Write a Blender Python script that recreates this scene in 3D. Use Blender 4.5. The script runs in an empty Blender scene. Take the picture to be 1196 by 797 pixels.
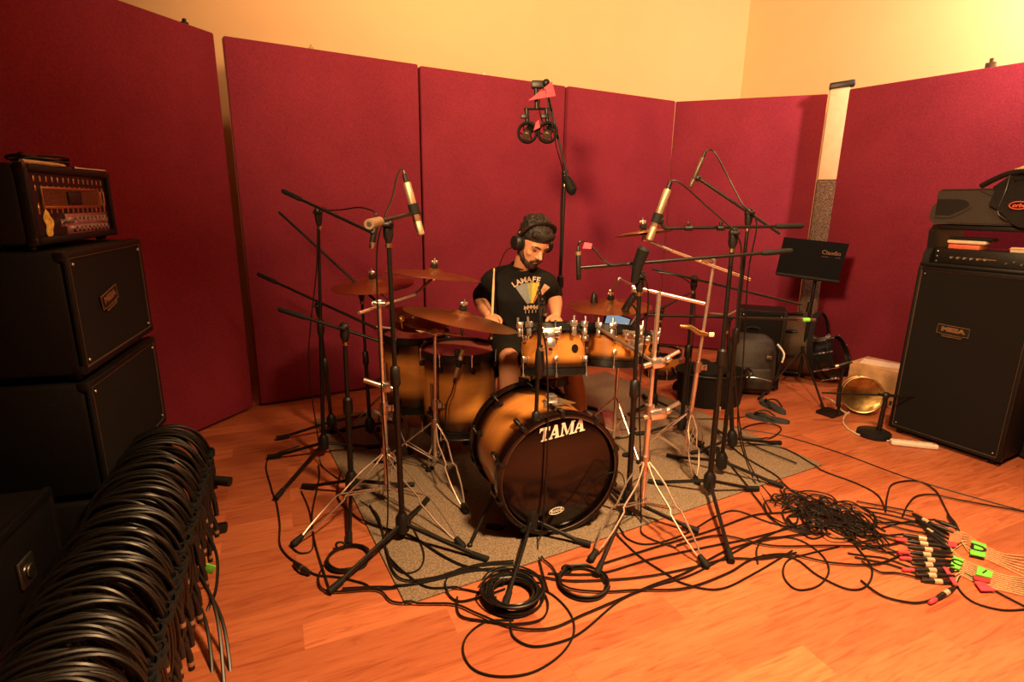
import bpy, bmesh, math, random
from mathutils import Vector as V, Matrix
from mathutils.bvhtree import BVHTree
random.seed(7)
SC = bpy.context.scene
COL = SC.collection
PI = math.pi

# ------------------------------------------------------------------ camera (and pixel -> place helpers)
FPX = 640.0
PITCH = math.radians(14); CAMH = 1.45; ROLL = math.radians(0.78)
C0 = V((0, 0, CAMH))
FW = V((0, math.cos(PITCH), -math.sin(PITCH)))
R0 = V((1, 0, 0)); U0 = R0.cross(FW)
RT = R0 * math.cos(ROLL) + U0 * math.sin(ROLL)
UP = -R0 * math.sin(ROLL) + U0 * math.cos(ROLL)
def ray(px, py): return FW + RT * ((px - 598) / FPX) + UP * ((398.5 - py) / FPX)
def G(px, py, z=0.0):
    d = ray(px, py); return C0 + d * ((z - CAMH) / d.z)
def Y(px, py, y):
    d = ray(px, py); return C0 + d * (y / d.y)
cam_d = bpy.data.cameras.new('camera'); cam = bpy.data.objects.new('camera', cam_d); COL.objects.link(cam)
M3 = Matrix((RT, UP, -FW)).transposed()
cam.matrix_world = Matrix.Translation(C0) @ M3.to_4x4()
cam_d.sensor_width = 36; cam_d.lens = FPX / 1196 * 36; cam_d.clip_start = 0.02
SC.camera = cam
RA = math.radians(28.5)                      # the room is turned against the camera
UU = V((math.cos(RA), math.sin(RA), 0)); VV = V((-math.sin(RA), math.cos(RA), 0))
def room(u, v, z=0): return UU * u + VV * v + V((0, 0, z))

# ------------------------------------------------------------------ materials
def nodes(name):
    m = bpy.data.materials.new(name); m.use_nodes = True
    nt = m.node_tree; b = nt.nodes['Principled BSDF']
    return m, nt, b
def link(nt, a, ao, b, bi): nt.links.new(a.outputs[ao], b.inputs[bi])
def mat(name, col, rough=.5, metal=0, noise=0, scale=30, bump=0, bscale=200, coat=0, spec=.5, sheen=0, emit=None, es=1, trans=0):
    m, nt, b = nodes(name)
    b.inputs['Base Color'].default_value = (*col, 1)
    b.inputs['Roughness'].default_value = rough
    b.inputs['Metallic'].default_value = metal
    b.inputs['Specular IOR Level'].default_value = spec
    b.inputs['Coat Weight'].default_value = coat
    b.inputs['Coat Roughness'].default_value = .08
    b.inputs['Sheen Weight'].default_value = sheen
    b.inputs['Transmission Weight'].default_value = trans
    if emit:
        b.inputs['Emission Color'].default_value = (*emit, 1); b.inputs['Emission Strength'].default_value = es
    tc = nt.nodes.new('ShaderNodeTexCoord')
    if noise:
        n = nt.nodes.new('ShaderNodeTexNoise'); n.inputs['Scale'].default_value = scale; n.inputs['Detail'].default_value = 5
        link(nt, tc, 'Object', n, 'Vector')
        r = nt.nodes.new('ShaderNodeValToRGB')
        r.color_ramp.elements[0].position = .3; r.color_ramp.elements[1].position = .7
        r.color_ramp.elements[0].color = (*[max(0, c * (1 - noise)) for c in col], 1)
        r.color_ramp.elements[1].color = (*[min(1, c * (1 + noise)) for c in col], 1)
        link(nt, n, 'Fac', r, 'Fac'); link(nt, r, 'Color', b, 'Base Color')
    if bump:
        n = nt.nodes.new('ShaderNodeTexNoise'); n.inputs['Scale'].default_value = bscale; n.inputs['Detail'].default_value = 3
        link(nt, tc, 'Object', n, 'Vector')
        bp = nt.nodes.new('ShaderNodeBump'); bp.inputs['Strength'].default_value = bump; bp.inputs['Distance'].default_value = .004
        link(nt, n, 'Fac', bp, 'Height'); link(nt, bp, 'Normal', b, 'Normal')
    return m
MT = {}
MT['black_metal'] = mat('black_metal', (.007, .006, .006), .38, .0, noise=.3, scale=60, spec=.45)
MT['black_plastic'] = mat('black_plastic', (.008, .007, .007), .45, 0, noise=.2, scale=80)
MT['rubber'] = mat('rubber', (.007, .007, .007), .7, 0, noise=.3, scale=90, spec=.3)
MT['cord'] = mat('cord', (.006, .0048, .004), .4, 0, noise=.3, scale=120)
MT['tolex'] = mat('tolex', (.006, .005, .005), .5, 0, noise=.25, scale=120, bump=.5, bscale=420, spec=.25)
MT['grille'] = mat('grille', (.008, .0065, .0065), .85, 0, noise=.35, scale=500, bump=.4, bscale=700, spec=.2)
MT['chrome'] = mat('chrome', (.9, .84, .8), .24, .9, noise=.06, scale=40)
MT['satin'] = mat('satin', (.62, .58, .55), .32, 1, noise=.1, scale=50)
MT['gold'] = mat('gold', (.62, .42, .2), .34, 1, noise=.1, scale=50)
MT['champagne'] = mat('champagne', (.46, .34, .22), .42, .7, noise=.08, scale=60)
MT['white_plastic'] = mat('white_plastic', (.75, .7, .62), .4, 0, noise=.05, scale=40)
MT['collar'] = mat('collar', (.8, .66, .46), .4, .5, noise=.08, scale=60)
MT['desk_black'] = mat('desk_black', (.004, .004, .004), .85, 0, noise=.2, scale=60, spec=.12)
MT['wood'] = mat('wood', (.52, .3, .14), .6, 0, noise=.25, scale=14)
MT['pink_tape'] = mat('pink_tape', (.85, .06, .1), .55, 0, noise=.15, scale=40)
MT['green_tape'] = mat('green_tape', (.18, .72, .08), .55, 0, noise=.15, scale=40)
MT['orange_tape'] = mat('orange_tape', (.85, .2, .1), .55, 0, noise=.15, scale=40)
MT['beige_cord'] = mat('beige_cord', (.5, .42, .22), .55, 0, noise=.4, scale=180)
MT['white_cord'] = mat('white_cord', (.7, .62, .5), .5, 0, noise=.1, scale=60)
MT['skin'] = mat('skin', (.60, .27, .15), .55, 0, noise=.08, scale=60, bump=.1, bscale=300)
MT['hair'] = mat('hair', (.011, .0065, .0045), .55, 0, noise=.5, scale=90, bump=1, bscale=160)
MT['beard'] = mat('beard', (.045, .022, .014), .7, 0, noise=.5, scale=160, bump=.6, bscale=300)
MT['cotton'] = mat('cotton', (.011, .01, .01), .9, 0, noise=.2, scale=200, bump=.15, bscale=500, spec=.15)
MT['shorts'] = mat('shorts', (.016, .014, .01), .9, 0, noise=.3, scale=100, spec=.15)
MT['eye'] = mat('eye', (.03, .015, .01), .2, 0, noise=.2, scale=90)
MT['lips'] = mat('lips', (.45, .17, .12), .5, 0, noise=.1, scale=80)
MT['drumstick_wood'] = mat('drumstick_wood', (.72, .5, .26), .5, 0, noise=.12, scale=30)
MT['screen'] = mat('screen', (.3, .4, .5), .3, 0, emit=(.5, .66, .8), es=.45)
MT['head_black'] = mat('head_black', (.008, .004, .004), .16, 0, noise=.2, scale=8, spec=.5)
MT['head_clear'] = mat('head_clear', (.30, .085, .06), .3, 0, noise=.1, scale=12, spec=.5)
MT['head_white'] = mat('head_white', (.7, .62, .5), .5, 0, noise=.05, scale=30)
MT['logo_white'] = mat('logo_white', (.9, .84, .72), .5, 0, noise=.05, scale=30)
MT['logo_gold'] = mat('logo_gold', (.22, .12, .055), .5, .3, noise=.2, scale=60)
MT['fabric_case'] = mat('fabric_case', (.012, .01, .009), .8, 0, noise=.3, scale=90, bump=.4, bscale=300, spec=.25)
MT['leather'] = mat('leather', (.026, .019, .014), .6, 0, noise=.35, scale=14, bump=.5, bscale=60)
MT['grey_plastic'] = mat('grey_plastic', (.036, .028, .022), .55, 0, noise=.12, scale=120, bump=.2, bscale=500)
MT['cloth_cream'] = mat('cloth_cream', (.75, .55, .32), .85, 0, noise=.1, scale=50, bump=.3, bscale=60)
MT['cloth_pink'] = mat('cloth_pink', (.8, .1, .2), .85, 0, noise=.1, scale=50)
MT['paper'] = mat('paper', (.75, .62, .45), .7, 0, noise=.08, scale=30)
MT['red_paper'] = mat('red_paper', (.75, .16, .08), .6, 0, noise=.1, scale=30)
MT['card'] = mat('card', (.5, .33, .18), .8, 0, noise=.15, scale=24)
MT['sandal_foam'] = mat('sandal_foam', (.035, .045, .055), .75, 0, noise=.3, scale=60)
MT['brown_metal'] = mat('brown_metal', (.12, .08, .055), .45, .5, noise=.2, scale=80)
MT['warm_chrome'] = mat('warm_chrome', (.95, .74, .62), .27, .88, noise=.06, scale=40)

def m_panel():
    m, nt, b = nodes('red_panel_fabric')
    tc = nt.nodes.new('ShaderNodeTexCoord')
    n = nt.nodes.new('ShaderNodeTexNoise'); n.inputs['Scale'].default_value = 85; n.inputs['Detail'].default_value = 8; n.inputs['Roughness'].default_value = .75
    n2 = nt.nodes.new('ShaderNodeTexNoise'); n2.inputs['Scale'].default_value = 2.2; n2.inputs['Detail'].default_value = 4
    link(nt, tc, 'Object', n, 'Vector'); link(nt, tc, 'Object', n2, 'Vector')
    mx = nt.nodes.new('ShaderNodeMath'); mx.operation = 'MULTIPLY_ADD'; mx.inputs[1].default_value = .45
    link(nt, n2, 'Fac', mx, 0); link(nt, n, 'Fac', mx, 2)
    r = nt.nodes.new('ShaderNodeValToRGB')
    r.color_ramp.elements[0].position = .5; r.color_ramp.elements[1].position = .95
    r.color_ramp.elements[0].color = (.175, .020, .040, 1); r.color_ramp.elements[1].color = (.31, .038, .068, 1)
    link(nt, mx, 'Value', r, 'Fac'); link(nt, r, 'Color', b, 'Base Color')
    b.inputs['Roughness'].default_value = .95; b.inputs['Specular IOR Level'].default_value = .1
    bp = nt.nodes.new('ShaderNodeBump'); bp.inputs['Strength'].default_value = .5; bp.inputs['Distance'].default_value = .004
    link(nt, n, 'Fac', bp, 'Height'); link(nt, bp, 'Normal', b, 'Normal')
    return m
MT['panel'] = m_panel()
def m_floor():
    m, nt, b = nodes('cherry_laminate')
    tc = nt.nodes.new('ShaderNodeTexCoord')
    mp = nt.nodes.new('ShaderNodeMapping'); mp.inputs['Rotation'].default_value = (0, 0, -math.radians(24))
    link(nt, tc, 'Object', mp, 'Vector')
    br = nt.nodes.new('ShaderNodeTexBrick')
    br.inputs['Scale'].default_value = 1; br.inputs['Brick Width'].default_value = .78; br.inputs['Row Height'].default_value = .128
    br.inputs['Mortar Size'].default_value = .0012; br.inputs['Mortar Smooth'].default_value = .3; br.offset = .37; br.squash = 1
    br.inputs['Color1'].default_value = (0, 0, 0, 1); br.inputs['Color2'].default_value = (1, 1, 1, 1); br.inputs['Mortar'].default_value = (.2, .2, .2, 1)
    link(nt, mp, 'Vector', br, 'Vector')
    st = nt.nodes.new('ShaderNodeMapping'); st.inputs['Scale'].default_value = (1.5, 17, 1)
    link(nt, mp, 'Vector', st, 'Vector')
    ad = nt.nodes.new('ShaderNodeVectorMath'); ad.operation = 'MULTIPLY_ADD'
    ad.inputs[1].default_value = (7, 13, 5)
    link(nt, br, 'Color', ad, 0); link(nt, st, 'Vector', ad, 2)
    n = nt.nodes.new('ShaderNodeTexNoise'); n.inputs['Scale'].default_value = 2.6; n.inputs['Detail'].default_value = 9; n.inputs['Roughness'].default_value = .62; n.inputs['Distortion'].default_value = 1.3
    link(nt, ad, 'Vector', n, 'Vector')
    r = nt.nodes.new('ShaderNodeValToRGB')
    e = r.color_ramp.elements
    e[0].position = .25; e[1].position = .78
    e[0].color = (.30, .062, .026, 1); e[1].color = (.66, .225, .105, 1)
    x = e.new(.48); x.color = (.55, .165, .07, 1)
    link(nt, n, 'Fac', r, 'Fac')
    mx = nt.nodes.new('ShaderNodeMix'); mx.data_type = 'RGBA'; mx.blend_type = 'MULTIPLY'; mx.inputs['Factor'].default_value = 1
    rr = nt.nodes.new('ShaderNodeValToRGB'); rr.color_ramp.elements[0].color = (.68, .61, .59, 1); rr.color_ramp.elements[1].color = (1, 1, 1, 1)
    link(nt, br, 'Color', rr, 'Fac')
    nt.links.new(r.outputs['Color'], mx.inputs[6]); nt.links.new(rr.outputs['Color'], mx.inputs[7])
    nt.links.new(mx.outputs[2], b.inputs['Base Color'])
    b.inputs['Roughness'].default_value = .42; b.inputs['Specular IOR Level'].default_value = .35
    return m
MT['floor'] = m_floor()
MT['rug'] = mat('rug_pile', (.25, .185, .13), .95, 0, noise=.55, scale=150, bump=.9, bscale=260, spec=.1)
MT['wall'] = mat('cream_paint', (.84, .56, .30), .75, 0, noise=.02, scale=3, bump=.05, bscale=60, spec=.2)
MT['dark_wall'] = mat('dark_wall_cloth', (.10, .03, .03), .9, 0, noise=.2, scale=4)
MT['ceil'] = mat('ceiling_paint', (.22, .18, .14), .8, 0, noise=.03, scale=3)
MT['post_paint'] = mat('post_paint', (.72, .5, .3), .6, 0, noise=.08, scale=12)
MT['carpet_wrap'] = mat('carpet_wrap', (.13, .085, .06), .95, 0, noise=.75, scale=90, bump=.8, bscale=160, spec=.1)
def m_burst(h):
    m, nt, b = nodes('sunburst_lacquer')
    tc = nt.nodes.new('ShaderNodeTexCoord'); sp = nt.nodes.new('ShaderNodeSeparateXYZ'); link(nt, tc, 'Object', sp, 'Vector')
    mr = nt.nodes.new('ShaderNodeMapRange'); mr.inputs['From Min'].default_value = 0; mr.inputs['From Max'].default_value = h
    link(nt, sp, 'Z', mr, 'Value')
    r = nt.nodes.new('ShaderNodeValToRGB'); e = r.color_ramp.elements
    e[0].position = .06; e[0].color = (.008, .004, .003, 1)
    e[1].position = .94; e[1].color = (.008, .004, .003, 1)
    for p, c in ((.17, (.06, .016, .004, 1)), (.33, (.74, .29, .06, 1)), (.67, (.74, .29, .06, 1)), (.83, (.06, .016, .004, 1))):
        x = e.new(p); x.color = c
    n = nt.nodes.new('ShaderNodeTexNoise'); n.inputs['Scale'].default_value = 9; n.inputs['Detail'].default_value = 6; n.inputs['Distortion'].default_value = .6
    mp = nt.nodes.new('ShaderNodeMapping'); mp.inputs['Scale'].default_value = (1, 1, 5); link(nt, tc, 'Object', mp, 'Vector'); link(nt, mp, 'Vector', n, 'Vector')
    mx = nt.nodes.new('ShaderNodeMix'); mx.data_type = 'RGBA'; mx.blend_type = 'MULTIPLY'; mx.inputs['Factor'].default_value = .35
    link(nt, mr, 'Result', r, 'Fac')
    nt.links.new(r.outputs['Color'], mx.inputs[6]); nt.links.new(n.outputs['Fac'], mx.inputs[7])
    nt.links.new(mx.outputs[2], b.inputs['Base Color'])
    b.inputs['Roughness'].default_value = .3; b.inputs['Coat Weight'].default_value = .7; b.inputs['Coat Roughness'].default_value = .12
    return m
def m_cymbal():
    m, nt, b = nodes('bronze_cymbal')
    tc = nt.nodes.new('ShaderNodeTexCoord'); sp = nt.nodes.new('ShaderNodeVectorMath'); sp.operation = 'MULTIPLY'; sp.inputs[1].default_value = (1, 1, 0)
    link(nt, tc, 'Object', sp, 0)
    ln = nt.nodes.new('ShaderNodeVectorMath'); ln.operation = 'LENGTH'; link(nt, sp, 'Vector', ln, 0)
    n = nt.nodes.new('ShaderNodeTexNoise'); n.noise_dimensions = '1D'; n.inputs['Scale'].default_value = 320; n.inputs['Detail'].default_value = 2
    link(nt, ln, 'Value', n, 'W')
    r = nt.nodes.new('ShaderNodeValToRGB'); r.color_ramp.elements[0].color = (.30, .135, .05, 1); r.color_ramp.elements[1].color = (.62, .33, .13, 1)
    link(nt, n, 'Fac', r, 'Fac'); link(nt, r, 'Color', b, 'Base Color')
    b.inputs['Metallic'].default_value = 1; b.inputs['Roughness'].default_value = .34
    bp = nt.nodes.new('ShaderNodeBump'); bp.inputs['Strength'].default_value = .25; bp.inputs['Distance'].default_value = .002
    link(nt, n, 'Fac', bp, 'Height'); link(nt, bp, 'Normal', b, 'Normal')
    return m
MT['cymbal'] = m_cymbal()

# ------------------------------------------------------------------ mesh builder
def frame(d, up=V((0, 0, 1))):
    d = V(d).normalized()
    if abs(d.dot(up)) > .98: up = V((0, 1, 0)) if abs(d.y) < .9 else V((1, 0, 0))
    x = up.cross(d).normalized(); y = d.cross(x)
    return x, y, d
class MB:
    def __init__(s): s.v = []; s.f = []
    def ring(s, c, x, y, rx, ry, n):
        i = len(s.v)
        for k in range(n):
            a = 2 * PI * k / n; s.v.append(c + x * (rx * math.cos(a)) + y * (ry * math.sin(a)))
        return i
    def bridge(s, a, b, n):
        for k in range(n): s.f.append((a + k, a + (k + 1) % n, b + (k + 1) % n, b + k))
    def tube(s, pts, r, n=8, closed=False, flat=1.0, up0=None):
        pts = [V(p) for p in pts]; m = len(pts)
        rr = r if isinstance(r, (list, tuple)) else [r] * m
        rings = []; x = None
        for i, p in enumerate(pts):
            if closed: d = pts[(i + 1) % m] - pts[i - 1]
            else: d = pts[min(i + 1, m - 1)] - pts[max(i - 1, 0)]
            if d.length < 1e-9: d = V((0, 0, 1))
            d.normalize()
            if x is None: x = frame(d, up0 or V((0, 0, 1)))[0]
            x = (x - d * x.dot(d))
            if x.length < 1e-6: x = frame(d)[0]
            x.normalize(); y = d.cross(x)
            rings.append(s.ring(p, x, y, rr[i], rr[i] * flat, n))
        for a, b in zip(rings, rings[1:]): s.bridge(a, b, n)
        if closed: s.bridge(rings[-1], rings[0], n)
        else:
            s.f.append(tuple(range(rings[0] + n - 1, rings[0] - 1, -1))); s.f.append(tuple(range(rings[-1], rings[-1] + n)))
        return s
    def cyl(s, a, b, r, r2=None, n=16): return s.tube([a, b], [r, r if r2 is None else r2], n)
    def lathe(s, prof, M=None, n=40, closed=True):
        # prof: (radius, z); r == 0 ends are poles
        M = M or Matrix.Identity(4)
        rings = []
        for r, z in prof:
            if r < 1e-7: s.v.append(M @ V((0, 0, z))); rings.append((len(s.v) - 1, 1))
            else:
                i = len(s.v)
                for k in range(n): s.v.append(M @ V((r * math.cos(2 * PI * k / n), r * math.sin(2 * PI * k / n), z)))
                rings.append((i, n))
        for (a, na), (b, nb) in zip(rings, rings[1:]):
            if na == 1 and nb == 1: continue
            for k in range(n):
                k2 = (k + 1) % n
                if na == 1: s.f.append((a, b + k2, b + k) if False else (a, b + k, b + k2))
                elif nb == 1: s.f.append((a + k, a + k2, b))
                else: s.f.append((a + k, a + k2, b + k2, b + k))
        return s
    def ball(s, c, r, R=None, n=14, m=9):
        c = V(c); r = V((r, r, r)) if not isinstance(r, (tuple, list, V)) else V(r)
        M = Matrix.Translation(c) @ (R.to_4x4() if R else Matrix.Identity(4)) @ Matrix.Diagonal((*r, 1))
        return s.lathe([(math.sin(PI * i / m) if 0 < i < m else 0, -math.cos(PI * i / m)) for i in range(m + 1)], M, n)
    def box(s, c, size, R=None, bev=0.0, seg=2):
        bm = bmesh.new(); bmesh.ops.create_cube(bm, size=1)
        for v in bm.verts: v.co = V((v.co.x * size[0], v.co.y * size[1], v.co.z * size[2]))
        if bev: bmesh.ops.bevel(bm, geom=bm.edges[:], offset=bev, segments=seg, profile=.5, affect='EDGES')
        i = len(s.v); R = R or Matrix.Identity(3); c = V(c)
        bm.verts.index_update()
        for v in bm.verts: s.v.append(c + R @ v.co)
        for f in bm.faces: s.f.append(tuple(i + v.index for v in f.verts))
        bm.free(); return s
    def prism(s, poly, o, ex, ey, t):
        # 2D polygon in the plane (o, ex, ey), thickness t along ex x ey
        o, ex, ey = V(o), V(ex), V(ey); n = ex.cross(ey).normalized() * t
        i = len(s.v); k = len(poly)
        for x, y in poly: s.v.append(o + ex * x + ey * y)
        for x, y in poly: s.v.append(o + ex * x + ey * y + n)
        s.f.append(tuple(range(i + k - 1, i - 1, -1))); s.f.append(tuple(range(i + k, i + 2 * k)))
        for j in range(k): s.f.append((i + j, i + (j + 1) % k, i + k + (j + 1) % k, i + k + j))
        return s
    def add(s, other, M=None):
        i = len(s.v)
        for v in other.v: s.v.append(M @ v if M else v.copy())
        for f in other.f: s.f.append(tuple(i + k for k in f))
        return s
    def text(s, body, o, ex, ey, size, shear=0, bold=0, th=.001, align='CENTER'):
        cu = bpy.data.curves.new('lettering', 'FONT'); cu.body = body; cu.size = size; cu.shear = shear; cu.offset = bold
        cu.align_x = align; cu.align_y = 'CENTER'; cu.extrude = th; cu.resolution_u = 3
        ob = bpy.data.objects.new('lettering', cu); COL.objects.link(ob)
        dg = bpy.context.evaluated_depsgraph_get(); me = bpy.data.meshes.new_from_object(ob.evaluated_get(dg))
        o, ex, ey = V(o), V(ex), V(ey); n = ex.cross(ey).normalized(); i = len(s.v)
        for v in me.vertices: s.v.append(o + ex * v.co.x + ey * v.co.y + n * (v.co.z + th))
        for f in me.polygons: s.f.append(tuple(i + k for k in f.vertices))
        bpy.data.objects.remove(ob); bpy.data.curves.remove(cu); bpy.data.meshes.remove(me)
        return s
def smooth(pts, n=6, closed=False):
    pts = [V(p) for p in pts]; m = len(pts); out = []
    rng = range(m if closed else m - 1)
    for i in rng:
        if closed: a, b, c, d = pts[i - 1], pts[i], pts[(i + 1) % m], pts[(i + 2) % m]
        else: a, b, c, d = pts[max(i - 1, 0)], pts[i], pts[i + 1], pts[min(i + 2, m - 1)]
        for k in range(n):
            t = k / n
            out.append(.5 * ((2 * b) + (c - a) * t + (2 * a - 5 * b + 4 * c - d) * t * t + (3 * b - a - 3 * c + d) * t ** 3))
    if not closed: out.append(pts[-1])
    return out

# ------------------------------------------------------------------ things and parts
WM = {}
def thing(name, loc, label, cat, group=None, M=None):
    o = bpy.data.objects.new(name, None); COL.objects.link(o); o.empty_display_size = .05
    mw = M if M is not None else Matrix.Translation(V(loc))
    o.matrix_world = mw; WM[o.name] = mw.copy()
    o['label'] = label; o['category'] = cat
    if group: o['group'] = group
    return o
def mesh_obj(name, mb, m, inv=None, sharp=38):
    me = bpy.data.meshes.new(name)
    me.from_pydata([tuple(inv @ v) if inv else tuple(v) for v in mb.v], [], mb.f); me.validate()
    bm = bmesh.new(); bm.from_mesh(me); bmesh.ops.recalc_face_normals(bm, faces=bm.faces); bm.to_mesh(me); bm.free()
    me.shade_smooth(); me.set_sharp_from_angle(angle=math.radians(sharp))
    ms = m if isinstance(m, list) else [m]
    for q in ms: me.materials.append(MT[q] if isinstance(q, str) else q)
    o = bpy.data.objects.new(name, me); COL.objects.link(o)
    return o
def part(name, mb, m, parent, local=False, label=None, sharp=38, kind=None):
    mw = WM[parent.name]
    o = mesh_obj(name, mb, m, None if local else mw.inverted(), sharp)
    o.parent = parent; WM[o.name] = mw
    if label: o['label'] = label
    if kind: o['kind'] = kind
    return o
def solo(name, mb, m, label, cat, group=None, sharp=38, kind=None):
    c = sum(mb.v, V()) / len(mb.v); c.z = min(v.z for v in mb.v)
    o = mesh_obj(name, mb, m, Matrix.Translation(-c), sharp); o.location = c; WM[o.name] = Matrix.Translation(c)
    o['label'] = label; o['category'] = cat
    if group: o['group'] = group
    if kind: o['kind'] = kind
    return o
def struct(name, mb, m, label=None):
    o = mesh_obj(name, mb, m); o['kind'] = 'structure'
    if label: o['label'] = label
    WM[o.name] = Matrix.Identity(4)
    return o
def basis(o, z, xhint=V((1, 0, 0))):
    z = V(z).normalized(); x = (V(xhint) - z * z.dot(V(xhint))).normalized(); y = z.cross(x)
    M = Matrix((x, y, z)).transposed().to_4x4(); M.translation = V(o); return M
def yaw(a): return Matrix.Rotation(a, 3, 'Z')
def axes(ex, ey): # rotation matrix from two given axes
    ex = V(ex).normalized(); ey = V(ey); ey = (ey - ex * ex.dot(ey)).normalized()
    return Matrix((ex, ey, ex.cross(ey))).transposed()
# ------------------------------------------------------------------ the room
U1, U2, W1, W2, ZC = -2.7, 5.68, -2.7, 4.88, 3.9
RB = Matrix((UU, VV, V((0, 0, 1)))).transposed()
def rbox(u1, u2, v1, v2, z1, z2): return MB().box(room((u1 + u2) / 2, (v1 + v2) / 2, (z1 + z2) / 2), (u2 - u1, v2 - v1, z2 - z1), RB)
struct('floor', rbox(U1, U2, W1, W2, -.1, 0), 'floor', 'orange cherry laminate plank floor')
struct('wall_back', rbox(U1, U2 + .1, W2, W2 + .1, -.1, ZC), 'wall', 'cream painted back wall lit warm above the panels')
struct('wall_right', rbox(U2, U2 + .1, W1, W2, -.1, ZC), 'wall', 'cream painted right wall, brightest at the top right')
struct('wall_left', rbox(U1 - .1, U1, W1, W2 + .1, -.1, ZC), 'dark_wall')
struct('wall_front', rbox(U1 - .1, U2 + .1, W1 - .1, W1, -.1, ZC), 'dark_wall')
struct('ceiling', rbox(U1 - .1, U2 + .1, W1 - .1, W2 + .1, ZC, ZC + .1), 'ceil')

def hit(px, py, o, n):
    d = ray(px, py); n = V(n); return C0 + d * ((V(o) - C0).dot(n) / d.dot(n))

# ------------------------------------------------------------------ red gobo panels
def panel(a, b, label, h=2.44, hooks=()):
    a = V((*a, 0)); b = V((*b, 0)); ex = (b - a).normalized(); w = (b - a).length
    n = V((ex.y, -ex.x, 0))                      # towards the room
    R = axes(ex, -n); c = (a + b) / 2
    t = thing('acoustic_panel', c, label, 'panel', 'red fabric acoustic panels')
    part('fabric_face', MB().box(c - n * .03 + V((0, 0, h / 2 + .01)), (w, .06, h - .02), R, .012), 'panel', t)
    fr = MB()
    for s in (-1, 1):
        fr.box(c - n * .0775 + ex * s * (w / 2 - .02) + V((0, 0, h / 2)), (.04, .035, h), R)
        fr.box(c - n * .0775 + V((0, 0, h / 2 + s * (h / 2 - .02))), (w - .08, .035, .04), R)
    part('frame', fr, 'wood', t, label='raw wood back frame')
    for k, (f, sz, m) in enumerate(hooks):
        p = a + ex * w * f - n * .06 + V((0, 0, h))
        part('top_clip', MB().box(p + V((0, 0, sz * .35)), (sz, .03, sz * .7), R, .004).box(p + V((0, 0, sz * .9)), (sz * .35, .02, sz * .5), R), m, t)
    return t
panel((-2.335, 2.27), (-1.84, 3.685), 'red fabric panel at far left, behind the black amplifier stack', hooks=((.9, .035, 'black_metal'),))
panel((-1.81, 3.73), (-.715, 4.385), 'red fabric panel behind the left-hand cymbals and black boom stands', hooks=((.42, .03, 'card'),))
panel((-.705, 4.425), (.43, 5.075), 'red fabric panel directly behind the seated drummer', hooks=((.42, .028, 'paper'),))
panel((.455, 5.07), (1.55, 5.69), 'red fabric panel just right of the tall overhead microphone stand')
panel((1.555, 5.72), (2.775, 5.255), 'red fabric panel left of the carpet-wrapped post')
panel((2.83, 5.06), (3.70, 3.735), 'red fabric panel right of the post, behind the tall bass cabinet', hooks=((.60, .06, 'brown_metal'),))
pp = V((2.79, 5.10, 0)); Rp = yaw(-.45)
t = thing('padded_post', pp, 'tan post with black cap and carpet-wrapped lower half between two red panels', 'post')
part('upper_post', MB().box(pp + V((0, 0, 2.08)), (.15, .06, .76), Rp, .008), 'post_paint', t, label='bare tan upper half')
part('carpet_sleeve', MB().box(pp + V((0, 0, .85)), (.16, .07, 1.70), Rp, .02), 'carpet_wrap', t, label='speckled brown carpet sleeve')
part('cap', MB().box(pp + V((.005, -.01, 2.48)), (.19, .09, .05), Rp @ Matrix.Rotation(-.09, 3, 'Y'), .01), 'black_plastic', t)

# ------------------------------------------------------------------ rug
ro = V((-.38, 1.73, 0)); rw, rl = 2.5, 2.02
rc = ro + UU * rw / 2 + VV * rl / 2 + V((0, 0, .005))
solo('rug', MB().box(rc, (rw, rl, .008), RB, .003), 'rug', 'grey-brown low-pile rug under the drum kit', 'rug')

# ------------------------------------------------------------------ amplifier cabinets
def corners(mb, o, R, w, d, h, s=.035):
    out = []
    for i in (-1, 1):
        for j in (-1, 1):
            for k in (-1, 1):
                out.append(MB().box(o + R @ V((i * (w / 2 - s / 2 + .003), j * (d / 2 - s / 2 + .003), k * (h / 2 - s / 2 + .003))), (s, s, s), R, .008))
    return out
def badge(t, o, ex, ez, n, w, tilt=0, plate_m='black_plastic'):
    h = w * .42
    ex2 = (ex * math.cos(tilt) + ez * math.sin(tilt)); ez2 = (ez * math.cos(tilt) - ex * math.sin(tilt))
    f = part('badge', MB().prism([(-w / 2, -h * .28), (-w * .34, -h * .28), (-w * .3, -h / 2), (w * .3, -h / 2), (w * .34, -h * .28), (w / 2, -h * .28), (w / 2, h / 2), (-w / 2, h / 2)], o, ex2, ez2, .004), plate_m, t)
    o2 = o + n * .005
    out = [(-w / 2, -h * .28), (-w * .34, -h * .28), (-w * .3, -h / 2), (w * .3, -h / 2), (w * .34, -h * .28), (w / 2, -h * .28), (w / 2, h / 2), (-w / 2, h / 2)]
    part('badge_rim', MB().tube([o2 + ex2 * x + ez2 * y for x, y in out], w * .012, 5, True), 'logo_gold', f)
    part('lettering', MB().text('MESA', o2 + ez2 * h * .13, ex2 * 1.45, ez2, h * .5, bold=.004 * w / .12 * .4, th=.001).text('ENGINEERING', o2 - ez2 * h * .33, ex2 * 1.25, ez2, h * .17), 'logo_gold', f, label='gold lettering')
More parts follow.
